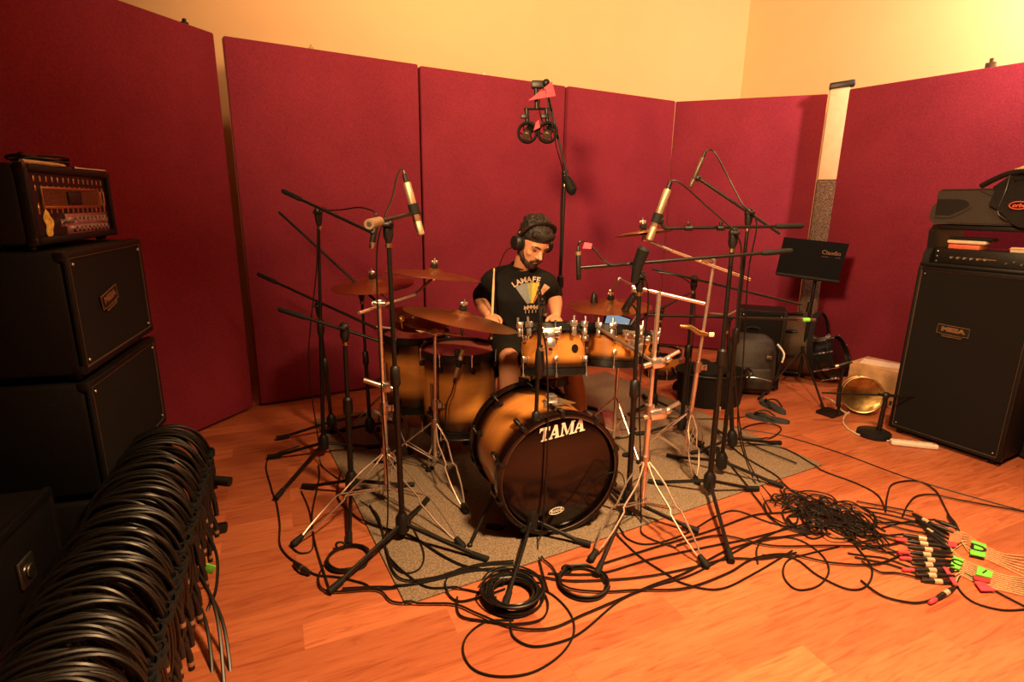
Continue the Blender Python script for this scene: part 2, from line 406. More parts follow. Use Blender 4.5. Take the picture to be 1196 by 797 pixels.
def cabinet(name, label, o, R, w, d, h, logo=None, group=None, feet=.026, rim=.022, cat='speaker cabinet'):
    # o: centre of the footprint on what carries it; R columns: across the face, into the box, up
    ex, ey, ez = R.col[0], R.col[1], R.col[2]
    t = thing(name, o, label, cat, group)
    c = o + ez * (feet + h / 2)
    part('shell', MB().box(c + ey * .006, (w, d - .012, h), R, .014), 'tolex', t)
    fm = MB(); fo = c - ey * (d / 2 - .002)
    for s in (-1, 1):
        fm.box(fo + ex * s * (w / 2 - rim / 2), (rim, .014, h), R, .004)
        fm.box(fo + ez * s * (h / 2 - rim / 2), (w - 2 * rim, .014, rim), R, .004)
    part('face_frame', fm, 'tolex', t)
    part('grille', MB().box(fo + ey * .003, (w - 2 * rim, .008, h - 2 * rim), R), 'grille', t, label='black grille cloth')
    pm = MB()
    q = [fo - ey * .003 + ex * i * (w / 2 - rim) + ez * j * (h / 2 - rim) for i, j in ((-1, -1), (1, -1), (1, 1), (-1, 1))]
    part('piping', MB().tube(q, .0035, 6, True), 'brown_metal', t)
    for mb in corners(None, c, R, w, d, h): part('corner_guard', mb, 'black_metal', t)
    for i in (-1, 1):
        for j in (-1, 1):
            part('rubber_foot', MB().cyl(o + ex * i * (w / 2 - .05) + ey * j * (d / 2 - .05), o + ex * i * (w / 2 - .05) + ey * j * (d / 2 - .05) + ez * (feet + .002), .02), 'rubber', t)
            part('screw', MB().ball(fo - ey * .004 + ex * i * (w / 2 - rim - .02) + ez * j * (h / 2 - rim - .02), .006, n=8, m=5), 'satin', t)
    if logo:
        lo = hit(logo[0], logo[1], fo - ey * .003, ey)
        badge(t, lo, ex, ez, -ey, logo[2], logo[3])
    return t
# left stack: its face looks into the room
eL = V((-.29, .957, 0)).normalized(); nL = V((eL.y, -eL.x, 0))
RL = Matrix((eL, -nL, V((0, 0, 1)))).transposed()
NL = V((-1.42, 1.74, 0)); WL, DL = .69, .36
cL = NL + eL * WL / 2 - nL * DL / 2
def up(p, z): return V((p.x, p.y, z))
cabinet('speaker_cabinet', 'lowest black cabinet of the left stack, standing on the floor', up(cL, 0), RL, WL, DL, .39, None, 'black cabinets of the left stack')
cabinet('speaker_cabinet', 'middle black cabinet of the left stack, above the hung cables', up(cL, .419), RL, WL, DL, .405, None, 'black cabinets of the left stack')
cabinet('speaker_cabinet', 'topmost black cabinet of the left stack with a gold-rimmed badge, under the amplifier head', up(cL, .853), RL, WL, DL, .405, (127, 349, .15, .18), 'black cabinets of the left stack')
# amplifier head
hw, hd, hh = .66, .27, .25
hc = NL + eL * (WL / 2 + .0) - nL * (.07 + hd / 2)
t = thing('amplifier_head', up(hc, 1.288), 'black amplifier head with rows of chrome knobs on top of the left stack', 'amplifier')
hz = 1.288 + .016 + hh / 2; hcc = up(hc, hz)
part('shell', MB().box(hcc - nL * .012, (hw, hd - .024, hh), RL, .016), 'tolex', t)
hf = hcc + nL * (hd / 2 - .012)
fm = MB()
for s in (-1, 1):
    fm.box(hf + eL * s * (hw / 2 - .015) - V((0, 0, 0)), (.03, .03, hh), RL, .008); fm.box(hf + V((0, 0, s * (hh / 2 - .012))), (hw - .06, .03, .024), RL, .006)
part('face_frame', fm, 'tolex', t)
part('front_panel', MB().box(hf - nL * .004, (hw - .06, .012, hh - .05), RL), 'black_metal', t)
hp = hf + nL * .003
def hpt(x, z): return hp + eL * (x * (hw / 2 - .03)) + V((0, 0, z * (hh / 2 - .025)))
VS = []
class _VS:
    def box(s, *a): VS.append(MB().box(*a))
vs = _VS()
for k in range(14):
    x = -.86 + 1.72 * k / 13
    for z, hgt in ((.82, .018), (.52, .018), (-.12, .034)):
        vs.box(hpt(x, z), (.0075, .004, hgt), RL @ Matrix.Rotation(.12, 3, 'Y'), .001, 1)
for x in (.8, .9):
    for z in (.34, .1): vs.box(hpt(x, z), (.011, .004, .03), RL, .001, 1)
for q in VS: part('vent_slot', q, 'gold', t)
part('centre_grille', MB().box(hpt(-.03, .22), (.43, .006, .055), RL), 'brown_metal', t)
g = MB()
for s in (-1, 1): g.box(hpt(-.03, .22) + V((0, 0, s * .031)) + nL * .002, (.45, .008, .009), RL, .002); g.box(hpt(-.03, .22) + eL * s * .221 + nL * .002, (.009, .008, .066), RL, .002)
for k in range(34): g.box(hpt(-.03, .22) + eL * (-.205 + .41 * k / 33) + nL * .003, (.003, .004, .052), RL)
part('grille_trim', g, 'gold', t)
part('name_plate', MB().box(hpt(-.03, .22) + nL * .006, (.1, .006, .045), RL, .006), 'black_plastic', t)
part('control_strip', MB().box(hpt(.28, -.68), (.36, .008, .074), RL, .003), 'satin', t)
for r_ in (0, 1):
    for k in range(9):
        p = hpt(-.18 + .115 * k + .01 * r_, -.52 - .32 * r_)
        kb = part('knob', MB().cyl(p, p + nL * .016, .012, .010, 12), 'chrome', t)
        part('pointer', MB().box(p + nL * .017 + V((0, 0, .004)), (.002, .002, .008), RL), 'black_plastic', kb)
for k in range(3):
    p = hpt(-.42 + .075 * k, -.62); part('switch', MB().box(p, (.018, .01, .026), RL, .002).cyl(p, p + nL * .02 + V((0, 0, .006)), .004, .003, 8), 'satin', t)
sx = hpt(-.72, -.62)
st = [(math.cos(a) * (.026 + .008 * math.sin(5 * a + 1)), math.sin(a) * (.044 + .007 * math.cos(3 * a))) for a in [2 * PI * k / 26 for k in range(26)]]
part('sticker', MB().prism(st, sx + nL * .001, eL, V((0, 0, 1)), .002), mat('yellow_sticker', (.85, .55, .12), .5, noise=.35, scale=60), t, label='yellow die-cut sticker')
for i in (-1, 1):
    for j in (-1, 1): part('rubber_foot', MB().cyl(up(hc, 1.288) + RL @ V((i * .28, j * .09, 0)), up(hc, 1.306) + RL @ V((i * .28, j * .09, 0)), .018), 'rubber', t)
for mb in corners(None, hcc, RL, hw, hd, hh, .03): part('corner_guard', mb, 'black_metal', t)
# bits lying on the head
ht = 1.288 + .016 + hh
def onhead(x, y, z=0): return up(hc, ht + .004 + z) + RL @ V((x, y, 0))
pts = []
for k in range(64):
    a = k * .55; rr_ = .07 + .018 * math.sin(k * .7)
    pts.append(onhead(.03 + rr_ * 1.7 * math.cos(a), -.03 + rr_ * .8 * math.sin(a), .004 + .00055 * k + .004 * math.sin(k * 1.3)))
solo('cable', MB().tube(smooth(pts, 3), .0045, 6), 'cord', 'short black cable heaped on top of the amplifier head', 'cable')
a, b = onhead(.12, -.10, .003), onhead(.30, -.135, .003)
solo('tuning_rod', MB().tube([a, b], .004, 8).ball(a, .007, n=8, m=6), 'satin', 'thin metal rod lying at the right end of the amplifier head', 'rod')
a, b = onhead(-.25, -.10, .004), onhead(-.02, -.125, .004)
solo('drumstick', MB().tube([a, a.lerp(b, .7), b.lerp(a, .03), b], [.0075, .007, .0045, .003], 10), 'drumstick_wood', 'pale drumstick lying along the front of the amplifier head', 'drumstick')

# ------------------------------------------------------------------ right-hand rig
eR = V((.48, -.88, 0)).normalized(); nR = V((eR.y, -eR.x, 0))          # nR looks at the room
RR = Matrix((eR, -nR, V((0, 0, 1)))).transposed()
WR, DR, HR = .61, .42, 1.075
oR = V((2.545, 3.455, 0)) + eR * WR / 2 - nR * DR / 2
cabinet('bass_cabinet', 'tall black speaker cabinet with a gold-rimmed badge at the right', oR, RR, WR, DR, HR, (1113, 388, .165, -.02), feet=.035, cat='speaker cabinet')
zt = .035 + HR
# open rack case
def rpt(x, y, z): return up(oR, zt + z) + RR @ V((x, y, 0))
cw, cd, ch = .62, .36, .235
t = thing('rack_case', up(oR, zt), 'black moulded rack case, open through the middle, on the tall cabinet', 'rack case')
for s in (-1, 1):
    pr = [(-cd / 2, 0), (cd / 2, 0), (cd / 2, ch), (-cd / 2 + .05, ch), (-cd / 2 + .015, ch - .03), (-cd / 2 + .03, .1), (-cd / 2, .06)]
    part('side_wall', MB().prism(pr, rpt(s * (cw / 2 - .02) - .02, 0, .012), RR.col[1], V((0, 0, 1)), .04), 'black_plastic', t)
part('top_lid', MB().box(rpt(.0, .02, ch - .006 + .012), (cw + .01, cd - .06, .03), RR, .01), 'black_plastic', t)
part('bottom_tray', MB().box(rpt(0, 0, .012), (cw + .02, cd, .024), RR, .008), 'black_plastic', t)
t = thing('rack_amplifier', rpt(0, 0, .024), 'black rack amplifier with a row of tiny knobs inside the rack case', 'amplifier')
part('chassis', MB().box(rpt(0, .02, .024 + .045), (cw - .09, cd - .06, .088), RR, .004), 'black_metal', t)
fy = -.135
part('front_panel', MB().box(rpt(0, fy, .024 + .045), (cw - .085, .008, .088), RR, .003), 'black_plastic', t)
for k in range(6): 
    p = rpt(-.17 + .034 * k, fy - .004, .062); part('knob', MB().cyl(p, p + nR * .014, .008, .007, 10), 'champagne', t)
for k in range(4):
    p = rpt(.10 + .035 * k, fy - .004, .05 + .012 * (k % 2)); part('knob', MB().cyl(p, p + nR * .012, .006, .005, 10), 'satin', t)
part('lettering', MB().box(rpt(-.0, fy - .005, .064), (.1, .002, .006), RR), 'logo_gold', t)
for k in range(3): part('rack_screw', MB().ball(rpt(-.25, fy - .004, .035 + .03 * k), .006, n=8, m=5), 'satin', t)
zi = .024 + .045 + .044
solo('red_notebook', MB().box(rpt(-.13, -.07, zi + .014), (.16, .1, .026), RR, .003), 'red_paper', 'thin red box on the rack amplifier, under the cream case', 'box')
t = thing('eyeglass_case', rpt(-.12, -.07, zi + .0275), 'cream rounded case with dark lid lying on the red box', 'case')
part('lower_shell', MB().box(rpt(-.125, -.07, zi + .042), (.2, .09, .022), RR, .01, 3), 'paper', t)
part('upper_shell', MB().box(rpt(-.11, -.065, zi + .062), (.22, .095, .018), RR, .009, 3), 'fabric_case', t)
t = thing('tape_box', rpt(.14, -.07, zi), 'small white box with a red stripe on the right of the rack amplifier', 'box')
part('carton', MB().box(rpt(.14, -.07, zi + .014), (.1, .07, .028), RR, .002), 'paper', t)
part('stripe', MB().box(rpt(.135, -.07, zi + .018), (.101, .071, .006), RR), 'red_paper', t)
solo('framed_card', MB().box(rpt(.18, .06, zi + .045), (.09, .012, .085), RR @ Matrix.Rotation(-.12, 3, 'X'), .002), 'card', 'small brown card propped upright behind the white box', 'card')
# powered speaker lying on its side
zs = ch + .021
t = thing('powered_speaker', rpt(0, 0, zs), 'dark grey moulded loudspeaker lying on its side on the rack case', 'speaker')
def sp(x, y, z): return rpt(x, y, zs + z)
prof = [(-.33, .03), (-.30, .0), (.36, .0), (.36, .205), (-.285, .205), (-.305, .19), (-.305, .12), (-.325, .1)]
prof = [(x, z + .004) for x, z in prof]
body = MB().prism(prof, sp(0, .16, 0), eR, V((0, 0, 1)), .31)
part('housing', body, 'grey_plastic', t, sharp=30)
rec = [(-.30, .055), (-.22, .055), (-.14, .10), (-.13, .118), (-.15, .14), (-.19, .15), (-.30, .15)]
part('handle_recess', MB().prism(rec, sp(0, -.149, 0), eR, V((0, 0, 1)), .004), 'black_plastic', t)
rim = MB().tube(smooth([sp(x, -.154, z) for x, z in [(-.30, .045), (-.21, .045), (-.12, .10)]], 5), .005, 6)
rim.tube(smooth([sp(x, -.154, z) for x, z in [(-.09, .2), (-.02, .165), (.02, .15)]], 5), .005, 6)
rim.tube([sp(-.285, -.152, .205), sp(.36, -.152, .205)], .005, 6)
rim.tube(smooth([sp(x, -.154, z) for x, z in [(.16, .06), (.22, .03), (.3, .03)]], 5), .005, 6)
part('moulded_rib', rim, 'grey_plastic', t)
part('foot_strip', MB().box(sp(.02, -.13, .01), (.5, .04, .012), RR, .004), 'rubber', t)
# black bag over its right end
t = thing('gig_bag', sp(.2, 0, .21), 'black soft bag with a strap slumped over the right end of the loudspeaker', 'bag')
bagm = MB()
rows = [(-.01, -.0, .20), (.035, .025, .235), (.075, .03, .25), (.1, .06, .23)]
g0 = []
sec = [(-.20, .0), (-.185, .16), (-.172, .215), (-.16, .265), (-.1, .30), (.05, .305), (.15, .28), (.17, .215)]
NSB = 13
for k in range(NSB):
    x = -.02 + .40 * k / (NSB - 1); s_ = min(1, k / 2.2 + .25); wob = .008 * math.sin(k * 1.9)
    g0.append([(x + .01 * math.sin(i * 2.1 + k), y + wob * (1 if i % 2 else -1) - .002, .215 + (z - .215) * (s_ if z > .215 else min(1, .45 + k * .12)) + wob * .5) for i, (y, z) in enumerate(sec)])
top_ = [[sp(*p) for p in row] for row in g0]
low_ = [[sp(p[0], p[1] * .86 + .015, p[2] - .015) for p in row] for row in g0]
bi = 0
ns = len(sec)
for row in top_: bagm.v += row
for row in low_: bagm.v += row
off = NSB * ns
for k in range(NSB - 1):
    for i in range(ns - 1):
        q = (k * ns + i, k * ns + i + 1, (k + 1) * ns + i + 1, (k + 1) * ns + i)
        bagm.f.append(q); bagm.f.append(tuple(off + j for j in reversed(q)))
for k in range(NSB - 1):
    bagm.f.append((k * ns, (k + 1) * ns, off + (k + 1) * ns, off + k * ns)); bagm.f.append((k * ns + ns - 1, off + k * ns + ns - 1, off + (k + 1) * ns + ns - 1, (k + 1) * ns + ns - 1))
for i in range(ns - 1):
    bagm.f.append((i, off + i, off + i + 1, i + 1)); j = (NSB - 1) * ns + i; bagm.f.append((j, j + 1, off + j + 1, off + j))
part('fabric_body', bagm, 'fabric_case', t, sharp=60)
for k_, (z_, x0_) in enumerate(((.252, .06), (.282, .1))):
    part('folded_layer', MB().tube(smooth([sp(x0_ + .28 * q, -.165 + .03 * math.sin(q * 5) + .05 * k_, z_ + .008 * math.sin(q * 7 + k_)) for q in [i / 8 for i in range(9)]], 3), .018, 10, flat=.6), 'fabric_case', t)
part('strap', MB().tube(smooth([sp(.16, -.14, .30), sp(.05, -.17, .292), sp(-.02, -.175, .262), sp(-.085, -.17, .222)], 5), .02, 10, flat=.75), 'fabric_case', t)
part('strap_cord', MB().tube(smooth([sp(.04, -.18, .285), sp(.045, -.2, .2), sp(.03, -.2, .08), sp(.08, -.2, .035)], 5), .0035, 6), 'cord', t)
ov = hit(1190, 240, sp(0, -.212, 0), nR)
part('oval_patch', MB().tube([ov + eR * .042 * math.cos(a) + V((0, 0, .02 * math.sin(a))) for a in [2 * PI * k / 28 for k in range(28)]], .003, 6, True).text('orbe', ov, eR, V((0, 0, 1)), .03, shear=.25, bold=.0008), mat('red_thread', (.7, .12, .06), .7, noise=.15, scale=80), t, label='red embroidered oval')
# cloth on top
t = thing('cloth', sp(.26, -.05, .31), 'cream and pink cloth heaped on the black bag at the right edge', 'cloth')
cm = MB()
n_ = 15; bi = 0
for lay in (0, 1):
    for i in range(n_):
        for j in range(n_):
            x, y = i / (n_ - 1) * 2 - 1, j / (n_ - 1) * 2 - 1
            hgt = max(0, 1 - (abs(x) ** 2.2)) * max(0, 1 - abs(y) ** 2.4)
            z = .31 + .065 * hgt ** .7 + .008 * math.sin(7 * x + 3 * y) * hgt - (.012 if lay else 0)
            cm.v.append(sp(.21 + .16 * x, -.06 + .11 * y, max(z, .3 if lay else .31)))
for i in range(n_ - 1):
    for j in range(n_ - 1):
        q = (i * n_ + j, (i + 1) * n_ + j, (i + 1) * n_ + j + 1, i * n_ + j + 1)
        cm.f.append(q); cm.f.append(tuple(n_ * n_ + k for k in reversed(q)))
ed = [i * n_ for i in range(n_)] + [(n_ - 1) * n_ + j for j in range(1, n_)] + [i * n_ + n_ - 1 for i in range(n_ - 2, -1, -1)] + [j for j in range(n_ - 2, 0, -1)]
for a, b in zip(ed, ed[1:] + ed[:1]): cm.f.append((a, b, n_ * n_ + b, n_ * n_ + a))
cl = part('cream_fold', cm, 'cloth_cream', t, sharp=80)
part('pink_fold', MB().ball(sp(.26, -.06, .365), (.09, .06, .022), RR), 'cloth_pink', t)
part('dark_spoon', MB().ball(sp(.15, -.15, .345), (.022, .012, .008), RR).tube([sp(.165, -.15, .346), sp(.31, -.155, .35)], .004, 6), 'black_plastic', t)
# black case at the right edge, beside the tall cabinet
p = G(1240, 548); 
t = thing('round_drum_case', p, 'dark round drum case at the right edge beside the tall cabinet', 'drum case')
Mc = Matrix.Translation(p + V((.12, .16, 0)))
part('barrel', MB().lathe([(0, .01), (.24, .01), (.25, .02), (.25, .36), (.245, .37), (0, .37)], Mc, 40), 'fabric_case', t)
part('lid', MB().lathe([(.252, .3), (.26, .3), (.26, .40), (.25, .41), (0, .415)], Mc, 40), 'leather', t)
part('strap', MB().tube([Mc @ V((.262 * math.cos(a), .262 * math.sin(a), .25)) for a in [2 * PI * k / 40 for k in range(40)]], .012, 8, True, flat=.4), 'cord', t)
p = G(1172, 545)
# ------------------------------------------------------------------ drums
def drum(name, label, M, r, h, n=6, top='head_clear', bot='head_black', small=True, group=None, hoop_m='black_metal', logo=None, shell_m=None):
    t = thing(name, None, label, 'drum', group, M)
    part('shell', MB().lathe([(r, .012), (r, h - .012), (r - .008, h - .008), (r - .008, .008), (r, .012)], None, 56), shell_m or m_burst(h), t, True)
    for z, s, nm, hm in ((h, 1, 'batter_head', top), (0, -1, 'resonant_head', bot)):
        part(nm, MB().lathe([(0, z + s * .004), (r - .02, z + s * .004), (r - .006, z + s * .002), (r + .004, z - s * .006), (r + .004, z - s * .012), (r - .007, z - s * .012), (r - .012, z), (0, z - s * .001)], None, 56), hm, t, True)
        part('hoop', MB().lathe([(r + .004, z - s * .024), (r + .014, z - s * .024), (r + .014, z - s * .02), (r + .009, z - s * .018), (r + .009, z + s * .014), (r + .013, z + s * .018), (r + .003, z + s * .019), (r + .004, z - s * .024)], None, 56), hoop_m, t, True)
    for k in range(n):
        a = 2 * PI * (k + .5) / n; d = V((math.cos(a), math.sin(a), 0)); R = yaw(a)
        for z, s in ((h, 1), (0, -1)):
            zl = z - s * .058
            lg = part('lug', MB().box(d * (r + .012) + V((0, 0, zl)), (.026, .02, .034), R, .007).cyl(d * (r + .016) + V((0, 0, zl - .01 * 1)), d * (r + .016) + V((0, 0, zl + .01)), .009, n=10), 'satin' if small else 'black_metal', t, True)
            part('tension_rod', MB().cyl(d * (r + .018) + V((0, 0, zl)), d * (r + .018) + V((0, 0, z + s * .012)), .003, n=6).cyl(d * (r + .018) + V((0, 0, z + s * .008)), d * (r + .018) + V((0, 0, z + s * .024)), .006, n=8), 'chrome', lg, True)
    return t
def bracket(t, M, r, h, a):       # the chrome mounting bracket on a tom
    d = V((math.cos(a), math.sin(a), 0)); R = yaw(a)
    p = d * (r + .03) + V((0, 0, h - .035))
    mb = MB().box(p, (.02, .085, .05), R, .008).box(d * (r + .03) + V((0, 0, h - .08)), (.018, .04, .05), R, .006)
    for s in (-1, 1): mb.box(p + R @ V((0, s * .04, .012)), (.03, .018, .03), R, .005)
    b = part('mount_bracket', mb, 'chrome', t, True)
    for da in (-1.05, -.62, .62, 1.05):
        q = V((math.cos(a + da), math.sin(a + da), 0)); Rq = yaw(a + da)
        hcl = part('hoop_clamp', MB().box(q * (r + .022) + V((0, 0, h + .008)), (.026, .034, .03), Rq, .006).box(q * (r + .024) + V((0, 0, h - .028)), (.016, .022, .04), Rq, .005), 'chrome', t, True)
        part('clamp_screw', MB().cyl(q * (r + .03) + V((0, 0, h + .02)), q * (r + .03) + V((0, 0, h + .045)), .006, n=8), 'satin', hcl, True)
    for s in (-1, 1): part('wing_bolt', MB().cyl(p + R @ V((.01, s * .03, 0)), p + R @ V((.03, s * .03, 0)), .009, n=10).box(p + R @ V((.03, s * .03, 0)), (.006, .026, .012), R, .003), 'satin', b, True)
    part('badge', MB().prism([(.02 * math.cos(q), .02 * math.sin(q)) for q in [2 * PI * k / 20 for k in range(20)]], V((math.cos(a + .75), math.sin(a + .75), 0)) * (r + .001) + V((0, 0, h * .5)), V((-math.sin(a + .75), math.cos(a + .75), 0)), V((0, 0, 1)), .003), 'black_metal', t, True)

# bass drum, lying on its side with the front head to the camera
bdir = V((.33, -.944, 0)).normalized(); BL = .43; br_ = .272
bc = V((.215, 2.205, .298)); brear = bc - bdir * BL
MBD = basis(brear, bdir, V((bdir.y, -bdir.x, 0)) * -1)
MBD = basis(brear, bdir, V((-bdir.y, bdir.x, 0)))
tb = thing('bass_drum', None, 'sunburst bass drum with white lettering on its dark front head', 'drum', None, MBD)
part('shell', MB().lathe([(br_, .02), (br_, BL - .02), (br_ - .009, BL - .016), (br_ - .009, .016), (br_, .02)], None, 72), m_burst(BL), tb, True)
for z, s, nm in ((BL, 1, 'front_head'), (0, -1, 'batter_head')):
    part(nm, MB().lathe([(0, z + s * .003), (br_ - .016, z + s * .003), (br_ - .004, z - s * .002), (br_ + .003, z - s * .012), (br_ - .008, z - s * .014), (br_ - .014, z - s * .001), (0, z - s * .001)], None, 72), 'head_black', tb, True)
    part('hoop', MB().lathe([(br_ + .001, z - s * .012), (br_ + .012, z - s * .03), (br_ + .019, z - s * .026), (br_ + .019, z + s * .014), (br_ + .012, z + s * .018), (br_ - .002, z + s * .016), (br_ - .002, z + s * .004), (br_ + .001, z - s * .012)], None, 72), 'head_black', tb, True)
    part('hoop_inlay', MB().tube([V(((br_ - .002) * math.cos(a), (br_ - .002) * math.sin(a), z + s * .0165)) for a in [2 * PI * k / 72 for k in range(72)]], .002, 6, True), 'brown_metal', tb, True)
    for k in range(10):
        a = 2 * PI * (k + .5) / 10; d = V((math.cos(a), math.sin(a), 0)); R = yaw(a)
        part('claw_hook', MB().box(d * (br_ + .024) + V((0, 0, z - s * .008)), (.009, .022, .05), R, .003).box(d * (br_ + .012) + V((0, 0, z + s * .018)), (.03, .02, .008), R, .003), 'black_metal', tb, True)
        lg = part('lug', MB().box(d * (br_ + .012) + V((0, 0, z - s * .095)), (.026, .024, .036), R, .008), 'black_metal', tb, True)
        part('tension_rod', MB().cyl(d * (br_ + .022) + V((0, 0, z - s * .095)), d * (br_ + .026) + V((0, 0, z + s * .008)), .0035, n=6), 'chrome', lg, True)
# lettering on the front head (slab-serif capitals, slanted)
fo = bc + bdir * .006
hx = V((-bdir.y, bdir.x, 0)).normalized(); hz_ = V((0, 0, 1))
def rot2(a): return hx * math.cos(a) + hz_ * math.sin(a), hz_ * math.cos(a) - hx * math.sin(a)
ex_, ey_ = rot2(.13)
def quad(mb, pts, o, sc, sh): mb.prism([((x + y * sh) * sc, y * sc) for x, y in pts], o, ex_, ey_, .0012)
LET = {
 'T': (.78, [[(0, .82), (.78, .82), (.78, 1), (0, 1)], [(0, .66), (.13, .82), (0, .82)], [(.78, .66), (.78, .82), (.65, .82)], [(.28, .1), (.5, .1), (.5, .82), (.28, .82)], [(.16, 0), (.62, 0), (.62, .1), (.16, .1)]]),
 'A': (.92, [[(.06, .0), (.19, .0), (.52, 1), (.38, 1)], [(.56, 0), (.82, 0), (.58, 1), (.36, 1)], [(.2, .26), (.66, .26), (.66, .38), (.24, .38)], [(-.02, 0), (.3, 0), (.3, .09), (-.02, .09)], [(.48, 0), (.92, 0), (.92, .09), (.48, .09)]]),
 'M': (1.1, [[(.08, 0), (.2, 0), (.2, 1), (.08, 1)], [(.8, 0), (1.02, 0), (1.02, 1), (.8, 1)], [(.08, 1), (.28, 1), (.62, .12), (.5, .02)], [(.5, .02), (.62, .12), (.86, 1), (.82, 1)], [(0, 0), (.32, 0), (.32, .09), (0, .09)], [(.72, 0), (1.1, 0), (1.1, .09), (.72, .09)], [(0, .91), (.2, .91), (.2, 1), (0, 1)], [(.86, .91), (1.1, .91), (1.1, 1), (.86, 1)]]),
}
lw = MB(); o0 = hit(629, 517, fo, bdir); x = .0; sc = .060
for ch_ in 'TAMA':
    w_, polys = LET[ch_]
    for q, pg in enumerate(polys): quad(lw, [(px_ + x / sc, py_) for px_, py_ in pg], o0 + bdir * (.0003 * q), sc, .22)
    x += (w_ + .04) * sc * (.93)
part('lettering', lw, 'logo_white', tb, label='white slab-serif lettering')
eo = hit(650, 597, fo, bdir)
e2 = MB().tube([eo + ex_ * .036 * math.cos(a) + ey_ * .015 * math.sin(a) for a in [2 * PI * k / 30 for k in range(30)]], .0016, 5, True)
e2.text('EVANS', eo, ex_, ey_, .019, bold=.0006)
part('maker_oval', e2, 'logo_white', tb)
# spurs and the star mount plate
for s in (-1, 1):
    a = bc - bdir * .12 + hx * s * (br_ + .0) * .93 - hz_ * .10; b = bc + bdir * -.02 + hx * s * (br_ + .13); b.z = .012
    part('spur', MB().tube([a, b], .008, 8).box(a, (.05, .03, .06), axes(hx, bdir), .01).ball(b, .013), 'black_metal', tb)
ta = math.atan2(1, -.28)
top_n = (hz_ * .97 - hx * -.06).normalized()
pm = bc - bdir * .16 + hz_ * (br_ + .004) + hx * .02
part('mount_plate', MB().prism([(-.05, -.045), (.05, -.045), (.012, .05), (-.012, .05)], pm - bdir * .0, hx, -bdir, .008).box(pm + hz_ * .02, (.05, .05, .04), axes(hx, bdir), .01), 'chrome', tb)
pm2 = bc - bdir * .155 + (hz_ * math.cos(.22) - hx * -math.sin(.22) * -1) * 0 + hz_ * 0
part('air_vent_badge', MB().prism([(-.05, -.035), (.05, -.035), (0, .05)], hit(657, 470, bc - bdir * .13 + hz_ * (br_ * .985), hz_ + bdir * .0) , hx, -bdir, .006), 'logo_gold', tb)

# rack toms
def at_axis(c, ax, h): return V(c) - V(ax).normalized() * h / 2
ax1 = V((-.03, .27, .96)); c1 = Y(646, 408, 2.60)
M1 = basis(at_axis(c1, ax1, .215), ax1); t1 = drum('rack_tom', 'sunburst rack tom over the middle of the bass drum, with a chrome bracket', M1, .155, .215, group=None)
bracket(t1, M1, .155, .215, -PI / 2 - .12)
ax2 = V((.05, .24, .96)); c2 = Y(712, 404, 2.74)
M2 = basis(at_axis(c2, ax2, .18), ax2); t2 = drum('rack_tom', 'smaller sunburst rack tom to the right of the middle one', M2, .135, .18)
bracket(t2, M2, .135, .18, -PI / 2 + .5)
ax3 = V((.10, .2, .96)); c3 = Y(738, 404, 3.02)
M3_ = basis(at_axis(c3, ax3, .15), ax3); t3 = drum('rack_tom', 'smallest sunburst tom, half hidden behind the black boom stand pole', M3_, .115, .15)
bracket(t3, M3_, .115, .15, -PI / 2 + .1)
# floor toms
def floor_tom(label, c, r, z0, z1, legs):
    M = basis((c[0], c[1], z0), (0, 0, 1)); t = drum('floor_tom', label, M, r, z1 - z0, 8, small=False)
    for a in legs:
        d = V((math.cos(a), math.sin(a), 0)); p = V((c[0], c[1], 0)) + d * (r + .024)
        lg = part('leg', MB().tube([p + V((0, 0, z0 + .30)), p + V((0, 0, .16)), p + d * .03 + V((0, 0, .11)), p + d * .035 + V((0, 0, .012))], .0065, 8), 'satin', t)
        part('rubber_foot', MB().tube([p + d * .035 + V((0, 0, .04)), p + d * .035 + V((0, 0, .011))], [.011, .015], 10), 'rubber', lg)
        part('leg_bracket', MB().box(p - d * .008 + V((0, 0, z0 + .14)), (.035, .04, .05), yaw(a), .008).cyl(p + V((0, 0, z0 + .14)), p + d * .03 + V((0, 0, z0 + .14)), .01), 'black_metal', t)
    return t
FT1 = (-.295, 2.98)
floor_tom('large sunburst floor tom left of the bass drum', FT1, .205, .215, .655, (-2.2, -.25, 2.0))
floor_tom('second sunburst floor tom, in the shade behind the first', (-.60, 3.32), .20, .22, .66, (-2.4, 3.2, .9))
# small drum standing on the floor behind the kit
MS = basis(G(773, 437, .012), (0, 0, 1)); tS = drum('side_drum', 'small sunburst drum standing on the floor behind the right cymbal stands', MS, .14, .21, 6, shell_m=m_burst(.36))
# snare drum, hidden in front of the drummer
MSN = basis((.17, 2.985, .50), (0, .05, 1)); tsn = drum('snare_drum', 'dark snare drum in front of the drummer, behind the middle rack tom', MSN, .165, .13, 8, top='head_white')

# ------------------------------------------------------------------ cymbals
def cymbal(label, c, nrm, R, bell=.2):
    z0 = .13 * R
    pr = [(.006, z0 + .055 * R), (.06 * R, z0 + .05 * R), (.13 * R, z0 + .03 * R), (bell * R, z0 - .005), (.4 * R, z0 * .86 - .004), (.7 * R, z0 * .52), (.9 * R, z0 * .18), (R, 0)]
    lo = [(r, z - .0022) for r, z in reversed(pr)]
    mb = MB().lathe(pr + lo + [pr[0]], None, 72)
    o = mesh_obj('cymbal', mb, 'cymbal', sharp=60); o.matrix_world = basis(V(c), nrm); WM[o.name] = o.matrix_world.copy()
    o['label'] = label; o['category'] = 'cymbal'
    return V(c), V(nrm).normalized(), z0
ridec = Y(538, 374, 2.64)
CY1 = cymbal('large bronze ride cymbal tilted over the left floor tom', ridec, (.20, .11, .97), .285)
CY2 = cymbal('bronze crash cymbal held high left of the drummer, with a felt and wing nut', Y(506, 323, 3.0), (.10, .10, .985), .265)
